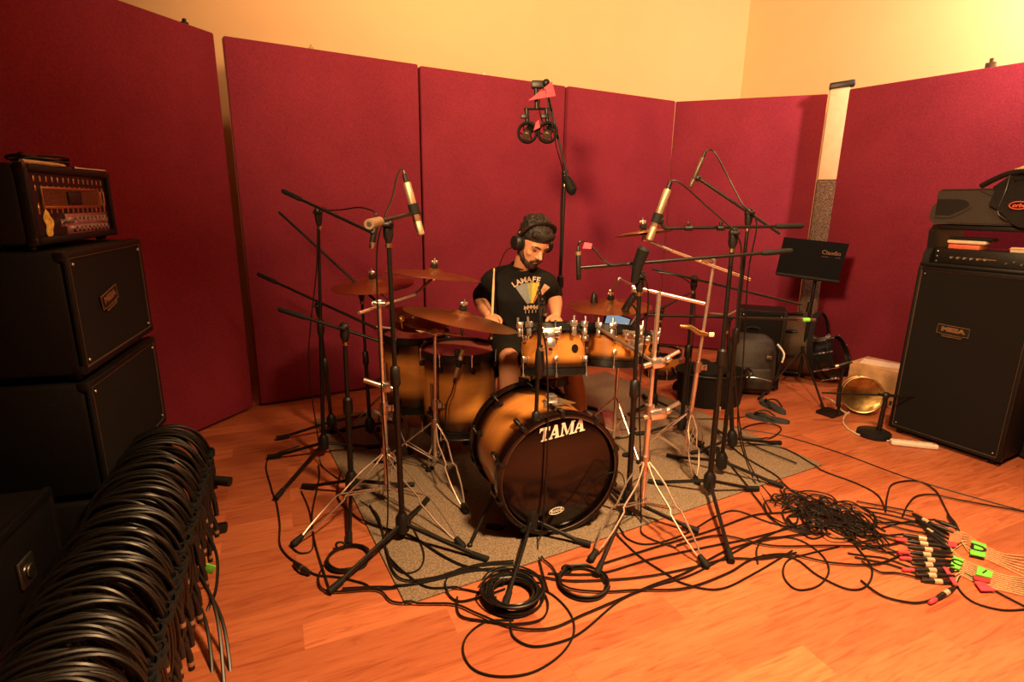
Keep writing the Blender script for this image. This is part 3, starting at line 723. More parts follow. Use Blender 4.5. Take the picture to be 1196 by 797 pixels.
CY3 = cymbal('dim bronze crash cymbal at the far left of the kit', Y(436, 333, 3.15), (-.05, -.08, .99), .235)
CY4 = cymbal('bronze crash cymbal right of the drummer, behind the small toms', Y(713, 358, 3.15), (-.03, -.02, .99), .24)
CY5 = cymbal('bronze crash cymbal seen edge-on high at the right, beside the boom microphone', Y(752, 273, 2.9), (-.12, .12, .985), .15)
CY6 = cymbal('small bronze splash cymbal tucked under the ride cymbal', Y(483, 380, 2.86), (.12, -.14, .98), .11)
CY7 = cymbal('bronze cymbal lying under the left edge of the ride cymbal', Y(492, 371, 2.92), (.2, -.12, .97), .17)

# ------------------------------------------------------------------ hardware stands
def hstand(label, base, poletop, feet, hc=.34, m='chrome', arms=(), clamps=(), r=.0125, spread=.03, lowz=.09):
    base = V((base[0], base[1], 0)); t = thing('cymbal_stand', base, label, 'cymbal stand')
    tp = V(poletop)
    ax = lambda z: base.lerp(V((tp.x, tp.y, 0)), min(1, z / tp.z)) + V((0, 0, z))
    part('lower_tube', MB().cyl(ax(lowz), ax(tp.z * .52), r), m, t)
    part('upper_tube', MB().cyl(ax(tp.z * .5), tp, r * .72), m, t)
    cl = part('height_clamp', MB().cyl(ax(tp.z * .5 - .025), ax(tp.z * .5 + .03), r * 1.6).box(ax(tp.z * .5) + V((r * 1.8, -.004, 0)), (.03, .02, .03), None, .005), 'satin', t)
    part('wing_screw', MB().box(ax(tp.z * .5) + V((r * 2 + .02, -.004, 0)), (.012, .012, .034), None, .004), 'satin', cl)
    part('leg_collar', MB().cyl(ax(hc - .025), ax(hc + .025), r * 1.7), 'satin', t); part('brace_collar', MB().cyl(ax(lowz - .015), ax(lowz + .02), r * 1.6), 'satin', t)
    for f in feet:
        f = V((f[0], f[1], 0)); d = (f - base); d.z = 0; d.normalize(); side = V((-d.y, d.x, 0))
        top = ax(hc) + d * .02; ft = f + V((0, 0, .02)) - d * .015
        lm = MB()
        for s in (-1, 1):
            q = [top.lerp(ft, k) + side * s * (spread * .3 + spread * .7 * math.sin(PI * min(1, max(0, (k - .08) / .84))) ** .5 * (1 - .55 * (abs(k - .5) < .04))) * (1 if .02 < k < .97 else .4) for k in (0, .1, .25, .46, .5, .54, .75, .9, 1)]
            lm.tube(q, .0045, 6, flat=1.0)
        lg = part('leg', lm, m, t)
        part('rubber_foot', MB().tube([f + V((0, 0, .034)) - d * .03, f + V((0, 0, .014)) + d * .012], [.012, .017], 10).ball(f + V((0, 0, .015)) + d * .012, (.017, .017, .0145)), 'rubber', lg)
        bm_ = MB()
        mid = top.lerp(ft, .5)
        for s in (-1, 1): bm_.tube([ax(lowz) + side * s * .008 + d * .015, mid + side * s * .014], .0038, 6)
        part('brace', bm_, m, t)
    for a, b, rr in arms:
        part('boom_arm', MB().tube([V(a), V(b)], rr, 10), m, t)
    for c in clamps:
        c = V(c)
        k = part('clamp', MB().box(c, (.035, .03, .034), None, .008).cyl(c + V((-.03, -.008, 0)), c + V((.03, -.008, 0)), .011, n=12), 'satin', t)
        part('wing_screw', MB().cyl(c + V((0, -.02, 0)), c + V((0, -.045, .002)), .005, n=8).box(c + V((0, -.045, .002)), (.036, .008, .014), Matrix.Rotation(.5, 3, 'Y'), .003), 'satin', k)
    return t
def tilter(t, cy, frm, m='satin', down=False):
    c, n, z0 = cy; s = -1 if not down else 1
    p = c + n * (z0 * (1.2) + (-.05 if not down else .05))
    k = part('tilter', MB().tube([V(frm), p, c + n * (z0 * 1.2 + (.06 if not down else -.05))], [.009, .0075, .004], 10).box(p, (.024, .024, .028), None, .006), m, t)
    part('felt', MB().cyl(c + n * (z0 * 1.3 + .004), c + n * (z0 * 1.3 + .022), .021, .018), 'fabric_case', k)
    part('cymbal_seat', MB().cyl(c + n * (z0 * 1.05 - .026), c + n * (z0 * 1.05 - .008), .018, .02), 'rubber', k)
    part('wing_nut', MB().cyl(c + n * (z0 * 1.3 + .024), c + n * (z0 * 1.3 + .045), .008).box(c + n * (z0 * 1.3 + .036), (.036, .007, .012), None, .003), 'chrome', k)
# left boom cymbal stand, nearest
b1 = G(453, 588); tp1 = Y(443, 354, b1.y)
a0, a1 = Y(419, 366, b1.y - .1), Y(484, 345, b1.y + .35)
s1 = hstand('chrome boom cymbal stand standing left of the bass drum, nearest of the left hardware', b1, tp1, [G(347, 637), G(538, 640), b1 + V((-.05, .42, 0))], .27, 'warm_chrome', [(a0, a1, .0085)], [tp1])
tilter(s1, CY2, a1)
mc = Y(451, 452, b1.y)
part('multi_clamp', MB().tube([Y(425, 444, b1.y - .02), Y(440, 449, b1.y - .02), mc, Y(461, 455, b1.y)], [.012, .012, .016, .01], 10).box(mc, (.05, .04, .05), None, .01), 'satin', s1)
# ride stand
b2 = G(509, 553); tp2 = Y(508, 388, b2.y)
s2 = hstand('chrome cymbal stand under the ride cymbal in front of the floor tom', b2, tp2, [G(543, 600), b2 + V((-.34, .1, 0)), b2 + V((.14, .36, 0))], .30, 'warm_chrome', [(Y(440, 382, b2.y + .05), Y(545, 392, b2.y - .02), .006)], [tp2])
tilter(s2, CY1, Y(540, 391, b2.y - .02)); 
part('splash_arm', MB().tube([tp2 + V((0, 0, -.01)), CY6[0] + V((.0, 0, -.02)), CY6[0] + V((0, 0, .05))], .005, 8), 'satin', s2)
part('memory_knob', MB().ball(Y(469, 373, b2.y), .02).tube([Y(469, 377, b2.y), Y(470, 383.5, b2.y + .01)], .005, 8), 'gold', s2)
# far-left crash stand
b3 = V((CY3[0].x + .06, 3.3, 0)); tp3 = V((b3.x, 3.3, CY3[0].z - .12))
s3 = hstand('dark chrome stand of the far-left crash cymbal, behind the black boom stands', b3, tp3, [b3 + V((-.33, .0, 0)), b3 + V((.15, -.3, 0)), b3 + V((.17, .3, 0))], .32, 'satin', [], [tp3 - V((0, 0, .03))])
tilter(s3, CY3, tp3)
b3b = V((CY7[0].x - .02, 3.10, 0))
# right front stand, copper reflections
b4 = G(748, 606); tp4 = Y(745, 338, b4.y + .1)
m4 = Y(757, 432, b4.y)
s4 = hstand('chrome double-braced stand right of the bass drum, shining copper, with clamps at its top', b4, V((b4.x + .01, b4.y + .02, tp4.z)), [G(692, 655), G(822, 662), b4 + V((.12, .42, 0))], .30, 'warm_chrome', [(Y(738, 335, b4.y + .1), Y(823, 355, b4.y + .05), .009)], [tp4], r=.014)
tilter(s4, CY4, Y(724, 326, b4.y + .45), down=True)
part('boom_arm', MB().tube([tp4, Y(724, 326, b4.y + .45)], .007, 8), 'satin', s4)
for px_, py_, sx in ((768, 424, .06), (768, 484, .08)):
    p = Y(px_, py_, b4.y); k = part('multi_clamp', MB().box(p, (sx, .04, .045), axes(V((1, .2, .1)), V((0, 1, 0))), .01).cyl(Y(px_ - 16, py_ + 4, b4.y), Y(px_ + 16, py_ - 6, b4.y), .012).ball(Y(px_ + 12, py_ - 4, b4.y - .02), .016), 'chrome', s4)
    part('clamp_arm', MB().tube([p, Y(px_ + 26, py_ - 14, b4.y - .03)], .009, 8), 'satin', k)
part('tom_arm', MB().tube([Y(765, 424, b4.y), Y(740, 408, b4.y + .1), Y(700, 384, b4.y + .25)], .0085, 10), 'satin', s4)
# right rear stand
b5 = G(797, 545); tp5 = Y(825, 303, b5.y)
s5 = hstand('slim chrome boom stand at the right of the kit with a white wing clamp', b5, V((b5.x + .07, b5.y + .02, tp5.z)), [G(813, 566), b5 + V((-.3, .1, 0)), b5 + V((.2, .28, 0))], .32, 'warm_chrome', [(Y(784, 293, b5.y), Y(876, 327, b5.y), .0085)], [tp5])
tilter(s5, CY5, Y(784, 293, b5.y)); 
p = Y(816, 389, b5.y)
k = part('multi_clamp', MB().tube([Y(794, 381, b5.y), Y(806, 382, b5.y), p, Y(826, 391, b5.y)], [.01, .013, .016, .012], 10), 'gold', s5)
part('wing_screw', MB().box(Y(831, 391, b5.y - .01), (.03, .014, .026), None, .006), 'logo_white', k)
# snare stand
bs = V((.17, 2.985, 0)); ts = thing('snare_stand', bs, 'chrome snare stand behind the bass drum', 'snare stand')
part('tube', MB().cyl(bs + V((0, 0, .08)), bs + V((0, 0, .44)), .012), 'chrome', ts)
for k in range(3):
    a = .5 + k * 2 * PI / 3; d = V((math.cos(a), math.sin(a), 0))
    part('leg', MB().tube([bs + V((0, 0, .2)), bs + d * .2 + V((0, 0, .014))], .006, 8), 'chrome', ts)
    part('basket_arm', MB().tube([bs + V((0, 0, .43)), bs + d * .155 + V((0, 0, .452)), bs + d * .2 + V((0, 0, .48))], .006, 8), 'chrome', ts)
# hi-hat / tom stand poles seen through the legs
bh = G(716, 520); th = thing('hi_hat_stand', bh, 'chrome hi-hat stand right of the bass drum with a black wing nut on top', 'hi-hat stand')
tph = Y(694, 348, bh.y)
part('tube', MB().cyl(bh + V((0, 0, .05)), bh + V((0, 0, .62)), .011), 'warm_chrome', th)
part('pull_rod', MB().tube([bh + V((0, 0, .6)), V((tph.x, bh.y, tph.z - .12)), V((tph.x, bh.y, tph.z - .02))], .005, 8), 'satin', th)
part('clutch', MB().tube([tph + V((0, 0, -.05)), tph + V((0, 0, -.025)), tph + V((0, 0, .02)), tph + V((0, 0, .035))], [.012, .022, .016, .006], 12), 'black_plastic', th)
for k in range(3):
    a = -1.2 + k * 2 * PI / 3; d = V((math.cos(a), math.sin(a), 0))
    lg = part('leg', MB().tube([bh + V((0, 0, .32)), bh + d * .28 + V((0, 0, .02))], .006, 8).tube([bh + V((0, 0, .09)), bh + d * .15 + V((0, 0, .16))], .004, 6), 'warm_chrome', th)
    part('rubber_foot', MB().ball(bh + d * .285 + V((0, 0, .016)), (.017, .017, .0155)), 'rubber', lg)
part('footboard', MB().box(bh + V((.02, .2, .06)), (.09, .28, .012), Matrix.Rotation(.22, 3, 'X'), .004), 'satin', th)
# pedal of the bass drum
bp = brear - bdir * .16; tp_ = thing('bass_pedal', V((bp.x, bp.y, 0)), 'black and chrome foot pedal behind the bass drum', 'pedal')
Rp_ = axes(hx, bdir)
part('footboard', MB().box(V((bp.x, bp.y, .06)) - bdir * .06, (.09, .28, .012), Rp_ @ Matrix.Rotation(.18, 3, 'X'), .004), 'satin', tp_)
part('base_plate', MB().box(V((bp.x, bp.y, .016)) - bdir * .02, (.11, .30, .01), Rp_, .003), 'black_metal', tp_)
for s in (-1, 1): part('post', MB().tube([V((bp.x, bp.y, .02)) + bdir * .1 + hx * s * .05, V((bp.x, bp.y, .2)) + bdir * .1 + hx * s * .05], .009, 8), 'black_metal', tp_)
part('beater', MB().tube([V((bp.x, bp.y, .2)) + bdir * .1, V((bp.x, bp.y, .34)) + bdir * .06], .005, 8).ball(V((bp.x, bp.y, .36)) + bdir * .065, .028), 'champagne', tp_)

# ------------------------------------------------------------------ microphone stands
def mstand(label, base, top, feet, boom=None, grip=None, handle=None, hubz=.085, clip=None, r=.0105, clutch=True, nm='microphone_stand', short=True):
    base = V((base[0], base[1], 0)); top = V(top); t = thing(nm, base, label, 'microphone stand')
    ax = lambda z: base.lerp(V((top.x, top.y, 0)), min(1, z / top.z)) + V((0, 0, z))
    part('hub', MB().tube([ax(hubz - .045), ax(hubz - .03), ax(hubz + .03), ax(hubz + .055)], [.016, .03, .03, .017], 14), 'black_plastic', t)
    part('lower_tube', MB().cyl(ax(hubz + .05), ax(top.z * .56), r * 1.1), 'black_metal', t)
    part('upper_tube', MB().cyl(ax(top.z * .55), top, r * .8), 'black_metal', t)
    part('height_clutch', MB().tube([ax(top.z * .56 - .05), ax(top.z * .56 - .035), ax(top.z * .56 + .03), ax(top.z * .56 + .04)], [r * 1.3, r * 1.9, r * 1.7, r * 1.0], 14), 'black_plastic', t)
    for f in feet:
        f = V((f[0], f[1], 0)); d = f - base; d.normalize()
        lg = part('leg', MB().tube([ax(hubz) + d * .02, f - d * .05 + V((0, 0, .022))], .0095, 8, ), 'black_metal', t)
        part('rubber_foot', MB().tube([f - d * .075 + V((0, 0, .025)), f + V((0, 0, .0155))], [.0125, .0145], 10), 'rubber', lg)
    if boom:
        a, b = V(boom[0]), V(boom[1]); bd = (b - a).normalized()
        part('boom', MB().tube([a, b], .0078, 10), 'black_metal', t)
        part('boom_clutch', MB().tube([top - V((0, 0, .07)), top - V((0, 0, .045)), top - V((0, 0, .005)), top + V((0, 0, .018))], [r * 1.0, r * 1.7, .02, .017], 14).ball(top, (.024, .02, .024)), 'black_plastic', t)
        kn = top + V((.0, -.03, 0))
        part('clutch_knob', MB().cyl(top, kn, .008).box(kn, (.034, .014, .016), None, .005), 'black_plastic', t)
        part('collar_ring', MB().cyl(top - V((0, 0, .088)), top - V((0, 0, .072)), r * 1.15), 'gold', t)
        if grip is not None:
            g0 = a if grip == 0 else b; gd = bd if grip == 0 else -bd
            part('counterweight', MB().tube([g0, g0 + gd * .01, g0 + gd * .13, g0 + gd * .145], [.009, .0125, .0125, .009], 12), 'rubber', t)
    if clip:
        c0, c1 = V(clip[0]), V(clip[1])
        part('microphone_clip', MB().tube([c0, c0.lerp(c1, .6), c1], [.009, .008, .008], 8).ball(c1, .017), 'black_plastic', t)
    return t
def mic(label, top, bot, r, m='champagne', tip='satin', band=None, conn=.035, nm='microphone'):
    top, bot = V(top), V(bot); d = (bot - top).normalized(); L = (bot - top).length
    t = thing(nm, top.lerp(bot, .5), label, 'microphone')
    part('body', MB().tube([top, top + d * .006, bot - d * L * .28, bot - d * L * .27], [r * .8, r, r, r * .9], 16), m, t)
    g = MB().tube([bot - d * L * .27, bot - d * L * .26, bot - d * .004, bot], [r * .9, r, r, r * .8], 16)
    part('grille', g, tip, t)
    for k in range(3):
        pass
    if conn: part('connector', MB().tube([top - d * conn, top - d * conn * .9, top - d * .004, top + d * .004], [r * .35, r * .62, r * .66, r * .66], 12), 'black_plastic', t)
    if band: part('shock_band', MB().tube([top.lerp(bot, band) - d * .022, top.lerp(bot, band) - d * .02, top.lerp(bot, band) + d * .02, top.lerp(bot, band) + d * .022], [r, r * 1.35, r * 1.35, r], 16), 'rubber', t)
    return t
def cable(pts, label='thin black microphone cable', r=.0038, m='cord', group=None, n=6, cat='cable', nm='cable'):
    return solo(nm, MB().tube(smooth(pts, n), r, 6), m, label, cat, group)

# A: far-left stand
bA = G(378, 534); tA = Y(371.5, 248, bA.y)
a, b = Y(330, 223, bA.y - .05), Y(433, 271, bA.y - .35)
mstand('leftmost black boom stand with a small dark microphone at the boom end', bA, tA, [G(313, 537), G(322, 586), bA + V((.3, .12, 0))], (a, b), 0, clip=(b, Y(436, 272, bA.y - .36)))
mic('small dark microphone on the leftmost boom stand', Y(438.5, 263, bA.y - .36), Y(434, 290, bA.y - .36), .014, 'black_plastic', 'satin', conn=.03)
cable([Y(440, 258, bA.y - .36), Y(438, 248, bA.y - .36), Y(420, 242.5, bA.y - .3), Y(400, 245, bA.y - .2), Y(385, 246, bA.y - .1), tA + V((.015, -.03, .0)), tA + V((-.02, -.03, -.3)), bA + V((-.03, -.03, .6)), bA + V((.0, -.06, .12)), bA + V((.03, -.12, .008)), bA + V((.2, -.3, .008))], 'black cable running along the boom and down the leftmost stand', group=None)
# B
bB = G(389, 508); tB = Y(372, 357, bB.y)
mstand('black boom stand just right of the leftmost one, boom sloping down to the floor tom', bB, tB, [bB + V((-.32, -.1, 0)), bB + V((.2, -.28, 0)), bB + V((.12, .32, 0))], (Y(301, 320, bB.y), Y(440, 384, bB.y - .25)), 0)
# C
bC = G(411, 580); tC = Y(402, 382, bC.y)
mstand('thick-looking black boom stand nearest the leftmost chrome stand', bC, tC, [G(354, 571), G(408, 640), bC + V((.3, .1, 0))], (Y(325, 361, bC.y + .05), Y(445, 399, bC.y)), 0, r=.013)
# D
bD = G(433, 512); tD = Y(422, 338, bD.y)
mstand('black stand behind the left cymbals with a steep bare boom', bD, tD, [bD + V((-.3, .05, 0)), bD + V((.18, -.26, 0)), bD + V((.14, .28, 0))], (Y(326, 248, bD.y + .1), Y(446, 358, bD.y - .12)), None)
# E: front-left stand with the pale microphone
bE = G(471, 632); tE = Y(453, 262, bE.y)
a, b = Y(431, 262, bE.y - .36), Y(483, 249, bE.y + .22)
mstand('tall black boom stand at the front left holding a pale microphone', bE, tE, [G(384, 696), G(570, 658), bE + V((.06, .34, 0))], (a, b), 0, clip=(b, Y(487, 249, bE.y + .22)), r=.0115)
part('boom_end_cap', MB().tube([a, a + (b - a).normalized() * .11], .0165, 14), 'champagne', bpy.data.objects['microphone_stand.004'])
mic('pale cream pencil microphone pointing down at the end of the front-left boom', Y(475, 213, bE.y + .2), Y(492, 275, bE.y + .2), .0165, 'champagne', 'champagne', .5)
cable([Y(473, 204, bE.y + .2), Y(470, 197, bE.y + .2), Y(464, 206, bE.y + .15), Y(458, 232, bE.y + .06), tE + V((-.01, -.035, .01)), tE + V((-.045, -.02, -.15)), bE + V((-.06, -.02, .7)), bE + V((-.05, -.03, .3)), bE + V((-.08, .02, .02)), G(440, 600, .014), G(420, 585, .008)], 'cable looping off the top of the pale front-left microphone')
# F: stand in front of the bass drum
bF = G(620, 628); tF = Y(631, 372, bF.y + .02)
a, b = Y(633, 352, bF.y + .02), Y(634, 349, bF.y + .55)
sF = mstand('black stand directly in front of the bass drum', bF, tF, [G(589, 714), G(690, 640), bF + V((-.2, .06, 0))], None)
part('angled_rod', MB().tube([tF, Y(632, 362, bF.y + .03), Y(634, 356, bF.y + .12)], .006, 8), 'black_metal', sF)
part('grip_clutch', MB().tube([Y(629, 442, bF.y + .01), Y(630, 432, bF.y + .01), Y(630.5, 412, bF.y + .01), Y(631, 403, bF.y + .01)], [.012, .022, .018, .01], 14), 'black_plastic', sF)
part('collar_ring', MB().cyl(Y(632, 409.5, bF.y + .01), Y(632, 405.5, bF.y + .01), .0155), 'champagne', sF)
mic('slim dark microphone at the top of the stand in front of the bass drum', Y(634, 353, bF.y + .1), Y(637, 368, bF.y + .24), .010, 'black_plastic', 'satin')
cable([Y(633, 349, bF.y + .08), Y(631, 341, bF.y + .04), Y(629, 336, bF.y + .01), Y(629, 348, bF.y), Y(632, 380, bF.y - .015), Y(638, 410, bF.y - .02), Y(640, 470, bF.y - .02), Y(639, 540, bF.y - .02), Y(634, 610, bF.y - .03), G(628, 640, .01), G(632, 662, .012), G(640, 690, .012)], 'black cable hanging down the stand in front of the bass drum')
# H: big boom stand right of the bass drum
bH = G(733, 603); tH = Y(748, 322, bH.y)
a, b = Y(677, 313, bH.y - .02), Y(925, 293, bH.y + .12)
mstand('black boom stand with a long level boom, right of the bass drum', bH, tH, [G(696, 676), G(816, 624), bH + V((-.1, .34, 0))], (a, b), 1, r=.012)
sH = bpy.data.objects['microphone_stand.006']
part('handle', MB().tube([Y(753, 289, bH.y - .05), Y(752, 291, bH.y - .05), Y(745, 310, bH.y - .03), Y(741, 330, bH.y - .02)], [.02, .027, .024, .017], 12), 'rubber', sH)
mic('slim black microphone upright at the left end of the long level boom', Y(675.5, 297, bH.y - .02), Y(676, 327, bH.y - .02), .0105, 'black_plastic', 'black_plastic')
part('end_ring', MB().cyl(Y(675.4, 294, bH.y - .02), Y(675.5, 298, bH.y - .02), .0115), 'champagne', sH)
cable([Y(675.5, 289, bH.y - .02), Y(677, 282.5, bH.y - .02), Y(685, 283, bH.y), Y(694, 292, bH.y), Y(704, 303, bH.y), Y(716, 309.5, bH.y - .02), Y(735, 310, bH.y - .03), tH + V((.03, -.035, -.06)), tH + V((.03, -.01, -.5)), bH + V((.03, -.03, .35)), bH + V((.05, -.06, .03)), G(752, 625, .008), G(790, 640, .008)], 'black cable curling from the upright slim microphone along the level boom')
solo('cable_tag', MB().prism([(-.02, -.012), (.016, -.014), (.02, .008), (-.012, .014)], Y(686, 287, bH.y - .012), V((1, 0, 0)), V((0, .2, 1)).normalized(), .002), 'pink_tape', 'pink tape tag on the cable above the level boom', 'tag')
# I: right stand with the big pale microphone
bI = G(827, 580); tI = Y(857, 272, bI.y)
a, b = Y(776, 267, bI.y), Y(938, 264, bI.y + .12)
sI = mstand('black boom stand with a pale microphone, its pole leaning right of the kit', bI, tI, [G(854, 660), G(885, 574), bI + V((-.28, .12, 0))], (a, b), 1, r=.0125, clip=(a, Y(771, 258, bI.y)))
for px_ in (804, 842): part('boom_collar', MB().cyl(Y(px_ - 4, 266.5, bI.y + .02), Y(px_ + 4, 266.5, bI.y + .02), .0125).box(Y(px_, 262, bI.y + .015), (.014, .014, .022), None, .004), 'black_plastic', sI)
mic('large pale microphone leaning at the left end of the right boom', Y(780, 221, bI.y), Y(758, 281, bI.y), .017, 'champagne', 'champagne', .56)
cable([Y(782, 214, bI.y), Y(788, 211, bI.y), Y(800, 218, bI.y), Y(820, 236, bI.y + .02), Y(845, 258, bI.y + .0), Y(861, 275, bI.y - .02), Y(866, 300, bI.y), Y(861, 360, bI.y), Y(858, 430, bI.y + .02), Y(868, 520, bI.y + .1), G(885, 560, .02), G(905, 585, .008)], 'cable drooping from the large pale microphone at the right')
# J: stand behind with pencil mic
bJ = G(841, 556); tJ = Y(876, 254, bJ.y + .25); tJ = V((bJ.x + .1, bJ.y + .05, tJ.z))
a, b = Y(812, 206, bJ.y + .1), Y(911, 273, bJ.y)
tJ = a.lerp(b, .64)
mstand('black boom stand behind the leaning one, boom rising to a small dark microphone', bJ, tJ, [G(915, 571), G(779, 535), bJ + V((.1, .32, 0))], (a, b), None, clip=(a, Y(815, 208, bJ.y + .1)))
mic('small dark pencil microphone high on the rearmost right boom', Y(821, 184, bJ.y + .1), Y(806, 219, bJ.y + .1), .011, 'brown_metal', 'brown_metal')
cable([Y(824, 178, bJ.y + .1), Y(829, 175, bJ.y + .1), Y(836, 180, bJ.y + .08), Y(852, 210, bJ.y + .06), Y(868, 240, bJ.y), tJ + V((.03, -.03, -.05)), Y(874, 320, bJ.y), Y(868, 420, bJ.y), Y(862, 500, bJ.y), G(880, 560, .02), G(902, 600, .008)], 'cable arching from the small dark pencil microphone')
# K
bK = G(795, 509); tK = Y(811, 326, bK.y)
mstand('black stand behind the right hardware with a long thin sloping boom', bK, tK, [G(830, 535), bK + V((-.3, -.02, 0)), bK + V((.15, .28, 0))], (Y(762, 314, bK.y - .05), Y(935, 356, bK.y - .1)), None, r=.012)
cable([Y(768, 318, bK.y - .07), Y(790, 322, bK.y - .08), Y(806, 331, bK.y - .06), Y(812, 345, bK.y - .03), Y(809, 400, bK.y - .02), Y(803, 470, bK.y - .02), G(815, 520, .02), G(850, 535, .012)], 'thin cable looped round the clutch of the sloping boom stand')
# L low boom with green tape
bL = G(856, 528); tL = Y(850, 372, bL.y)
a, b = Y(752, 368, bL.y - .05), Y(952, 374, bL.y - .02)
sL = mstand('black low boom stand with green tape near the boom end, at the right', bL, tL, [G(911, 520), bL + V((-.28, -.06, 0)), bL + V((.0, .32, 0))], (a, b), None, r=.012)
part('green_band', MB().cyl(Y(937, 373.7, bL.y - .02), Y(945, 373.8, bL.y - .02), .0125), 'green_tape', sL, label='green tape band')
part('counterweight', MB().cyl(Y(930, 373.5, bL.y - .02), Y(952, 374, bL.y - .02), .0105), 'brown_metal', sL)
part('end_piece', MB().tube([Y(828, 366, bL.y - .1), Y(850, 368, bL.y - .1), Y(862, 362, bL.y - .1)], .006, 8), 'brown_metal', sL)
# N back stand with dark diagonal microphone
bN = V((1.0, 3.75, 0)); tN = Y(772, 362, bN.y)
mstand('black stand behind the small tom with an upward boom', V((tN.x, bN.y, 0)), tN, [V((tN.x - .25, 3.6, 0)), V((tN.x + .25, 3.62, 0)), V((tN.x, 4.05, 0))], (Y(728, 385, bN.y - .2), Y(806, 342, bN.y + .1)), None, r=.013)
mic('black microphone slanting over the right crash cymbal towards the drummer', Y(741, 345, 2.95), Y(727, 366, 3.0), .02, 'black_plastic', 'black_plastic', conn=.03)
mh = thing('gooseneck_clip', Y(727, 380, 2.95), 'short black gooseneck carrying the slanting black microphone on the tom rim', 'microphone mount')
part('gooseneck', MB().tube(smooth([Y(728, 388, 2.86), Y(736, 380, 2.86), Y(744, 366, 2.9), Y(739, 356, 2.95)], 5), .006, 8), 'black_metal', mh)
part('rim_clamp', MB().box(Y(727, 388, 2.86), (.03, .03, .03), None, .006), 'black_metal', mh)
# O overhead
bO = V((Y(657, 205, 3.85).x, 3.85, 0)); tO = Y(660, 202, 3.85)
a, b = Y(667, 224, 3.75), Y(637, 99, 3.75)
sO = mstand('tallest black boom stand behind the drummer, carrying the overhead pair', bO, tO, [bO + V((-.3, -.1, 0)), bO + V((.3, -.12, 0)), bO + V((0, .33, 0))], (a, b), None, r=.013)
part('counterweight', MB().tube([Y(661, 205, 3.76), Y(664, 212, 3.755), Y(668, 222, 3.75), Y(669, 228, 3.75)], [.012, .03, .036, .014], 14), 'rubber', sO)
yo = 3.72
part('drop_arm', MB().box(Y(630, 99, yo), (.1, .05, .045), None, .008).tube([Y(626, 98, yo), Y(627, 127, yo)], .014, 10).ball(Y(638, 97, yo - .02), .024), 'black_plastic', sO)
part('stereo_bar', MB().tube([Y(612, 127, yo), Y(645, 127, yo)], .009, 8), 'black_metal', sO)
for px_ in (615, 638.5):
    k = part('shock_mount', MB().tube([Y(px_, 127, yo), Y(px_ + 1, 143, yo)], .014, 10).box(Y(px_ - 2, 136, yo - .01), (.05, .02, .03), None, .006), 'black_plastic', sO)
    c = Y(px_ + 1, 155, yo)
    for q in range(2):
        part('elastic_ring', MB().tube([c + V((.058 * math.cos(x), -.02 + .04 * q, .058 * math.sin(x))) for x in [2 * PI * j / 24 for j in range(24)]], .0085, 8, True), 'rubber', k)
    sp_ = MB()
    for j in range(6):
        x = j * PI / 3; sp_.tube([c + V((.056 * math.cos(x), -.02, .056 * math.sin(x))), c + V((.025 * math.cos(x + .5), .02, .025 * math.sin(x + .5)))], .004, 5)
    part('elastic', sp_, 'rubber', k)
    t = mic('left dark microphone of the overhead pair in a round shock mount' if px_ < 620 else 'right dark microphone of the overhead pair in a round shock mount', c + V((.02, .05, .04)), c + V((-.01, -.06, -.03)), .026, 'black_metal', 'brown_metal', conn=.05)
fl = solo('pennant', MB().prism([(-.085, -.03), (.085, .0), (.06, .085)], Y(633, 112, yo - .05), V((1, 0, 0)), V((0, .1, 1)).normalized(), .003), 'pink_tape', 'pink triangular tape flag hanging from the overhead stand', 'flag')
fl2 = solo('cable_tag', MB().prism([(-.02, -.03), (.02, -.01), (.012, .035), (-.006, .02)], Y(627, 147, yo - .05), V((1, 0, 0)), V((0, .1, 1)).normalized(), .003), 'pink_tape', 'small pink tape tag between the overhead microphones', 'tag')
cable([Y(640, 151, yo + .04), Y(632, 138, yo - .03), Y(630, 118, yo - .04), Y(636, 104, yo - .05), Y(642, 130, yo - .04), Y(650, 172, yo), Y(657, 200, 3.8), Y(655, 240, 3.82), Y(654, 300, 3.82), bO + V((-.02, -.03, .3)), bO + V((-.05, -.06, .01)), bO + V((-.2, -.1, .008))], 'thin cable wound down the tall overhead stand')

# low desk stands at the right
bq = G(969, 484); t = thing('desk_microphone_stand', bq, 'small black microphone stand with a square base in front of the brass drum', 'microphone stand')
Rq = RB
part('base', MB().box(bq + V((0, 0, .013)), (.15, .13, .025), yaw(.55), .008), 'black_metal', t)
tq = Y(985, 428, bq.y - .02)
part('post', MB().tube(smooth([bq + V((.04, -.03, .02)), Y(980, 470, bq.y - .02), Y(981, 450, bq.y - .02), Y(985, 432, bq.y - .02)], 5), .01, 8), 'black_metal', t)
part('grip', MB().tube([Y(979, 474, bq.y - .03), Y(981, 452, bq.y - .03)], [.016, .014], 12), 'rubber', t)
mic('short black microphone on the square-based stand', tq + V((.03, -.01, .03)), tq + V((-.045, .02, -.01)), .016, 'black_plastic', 'satin', conn=.02)
bq2 = G(1020, 509); t = thing('desk_microphone_stand', bq2, 'low black microphone stand with a heavy oval base before the tall cabinet', 'microphone stand')
part('base', MB().lathe([(0, 0), (.098, 0), (.1, .006), (.098, .03), (.085, .036), (.02, .04), (0, .04)], Matrix.Translation(bq2), 36), 'rubber', t)
tq2 = Y(1032, 462, bq2.y); bx = V((tq2.x, tq2.y, 0))
part('post', MB().tube([bq2 + V((.03, 0, .03)), bq2 + V((.032, 0, .14)), V((bq2.x + .035, bq2.y, tq2.z))], [.016, .014, .012], 12), 'black_metal', t)
tq2 = V((bq2.x + .035, bq2.y, tq2.z))
part('clutch', MB().ball(tq2, (.024, .02, .022)).box(tq2 + V((.03, -.01, -.05)), (.012, .012, .03), None, .003), 'black_plastic', t)
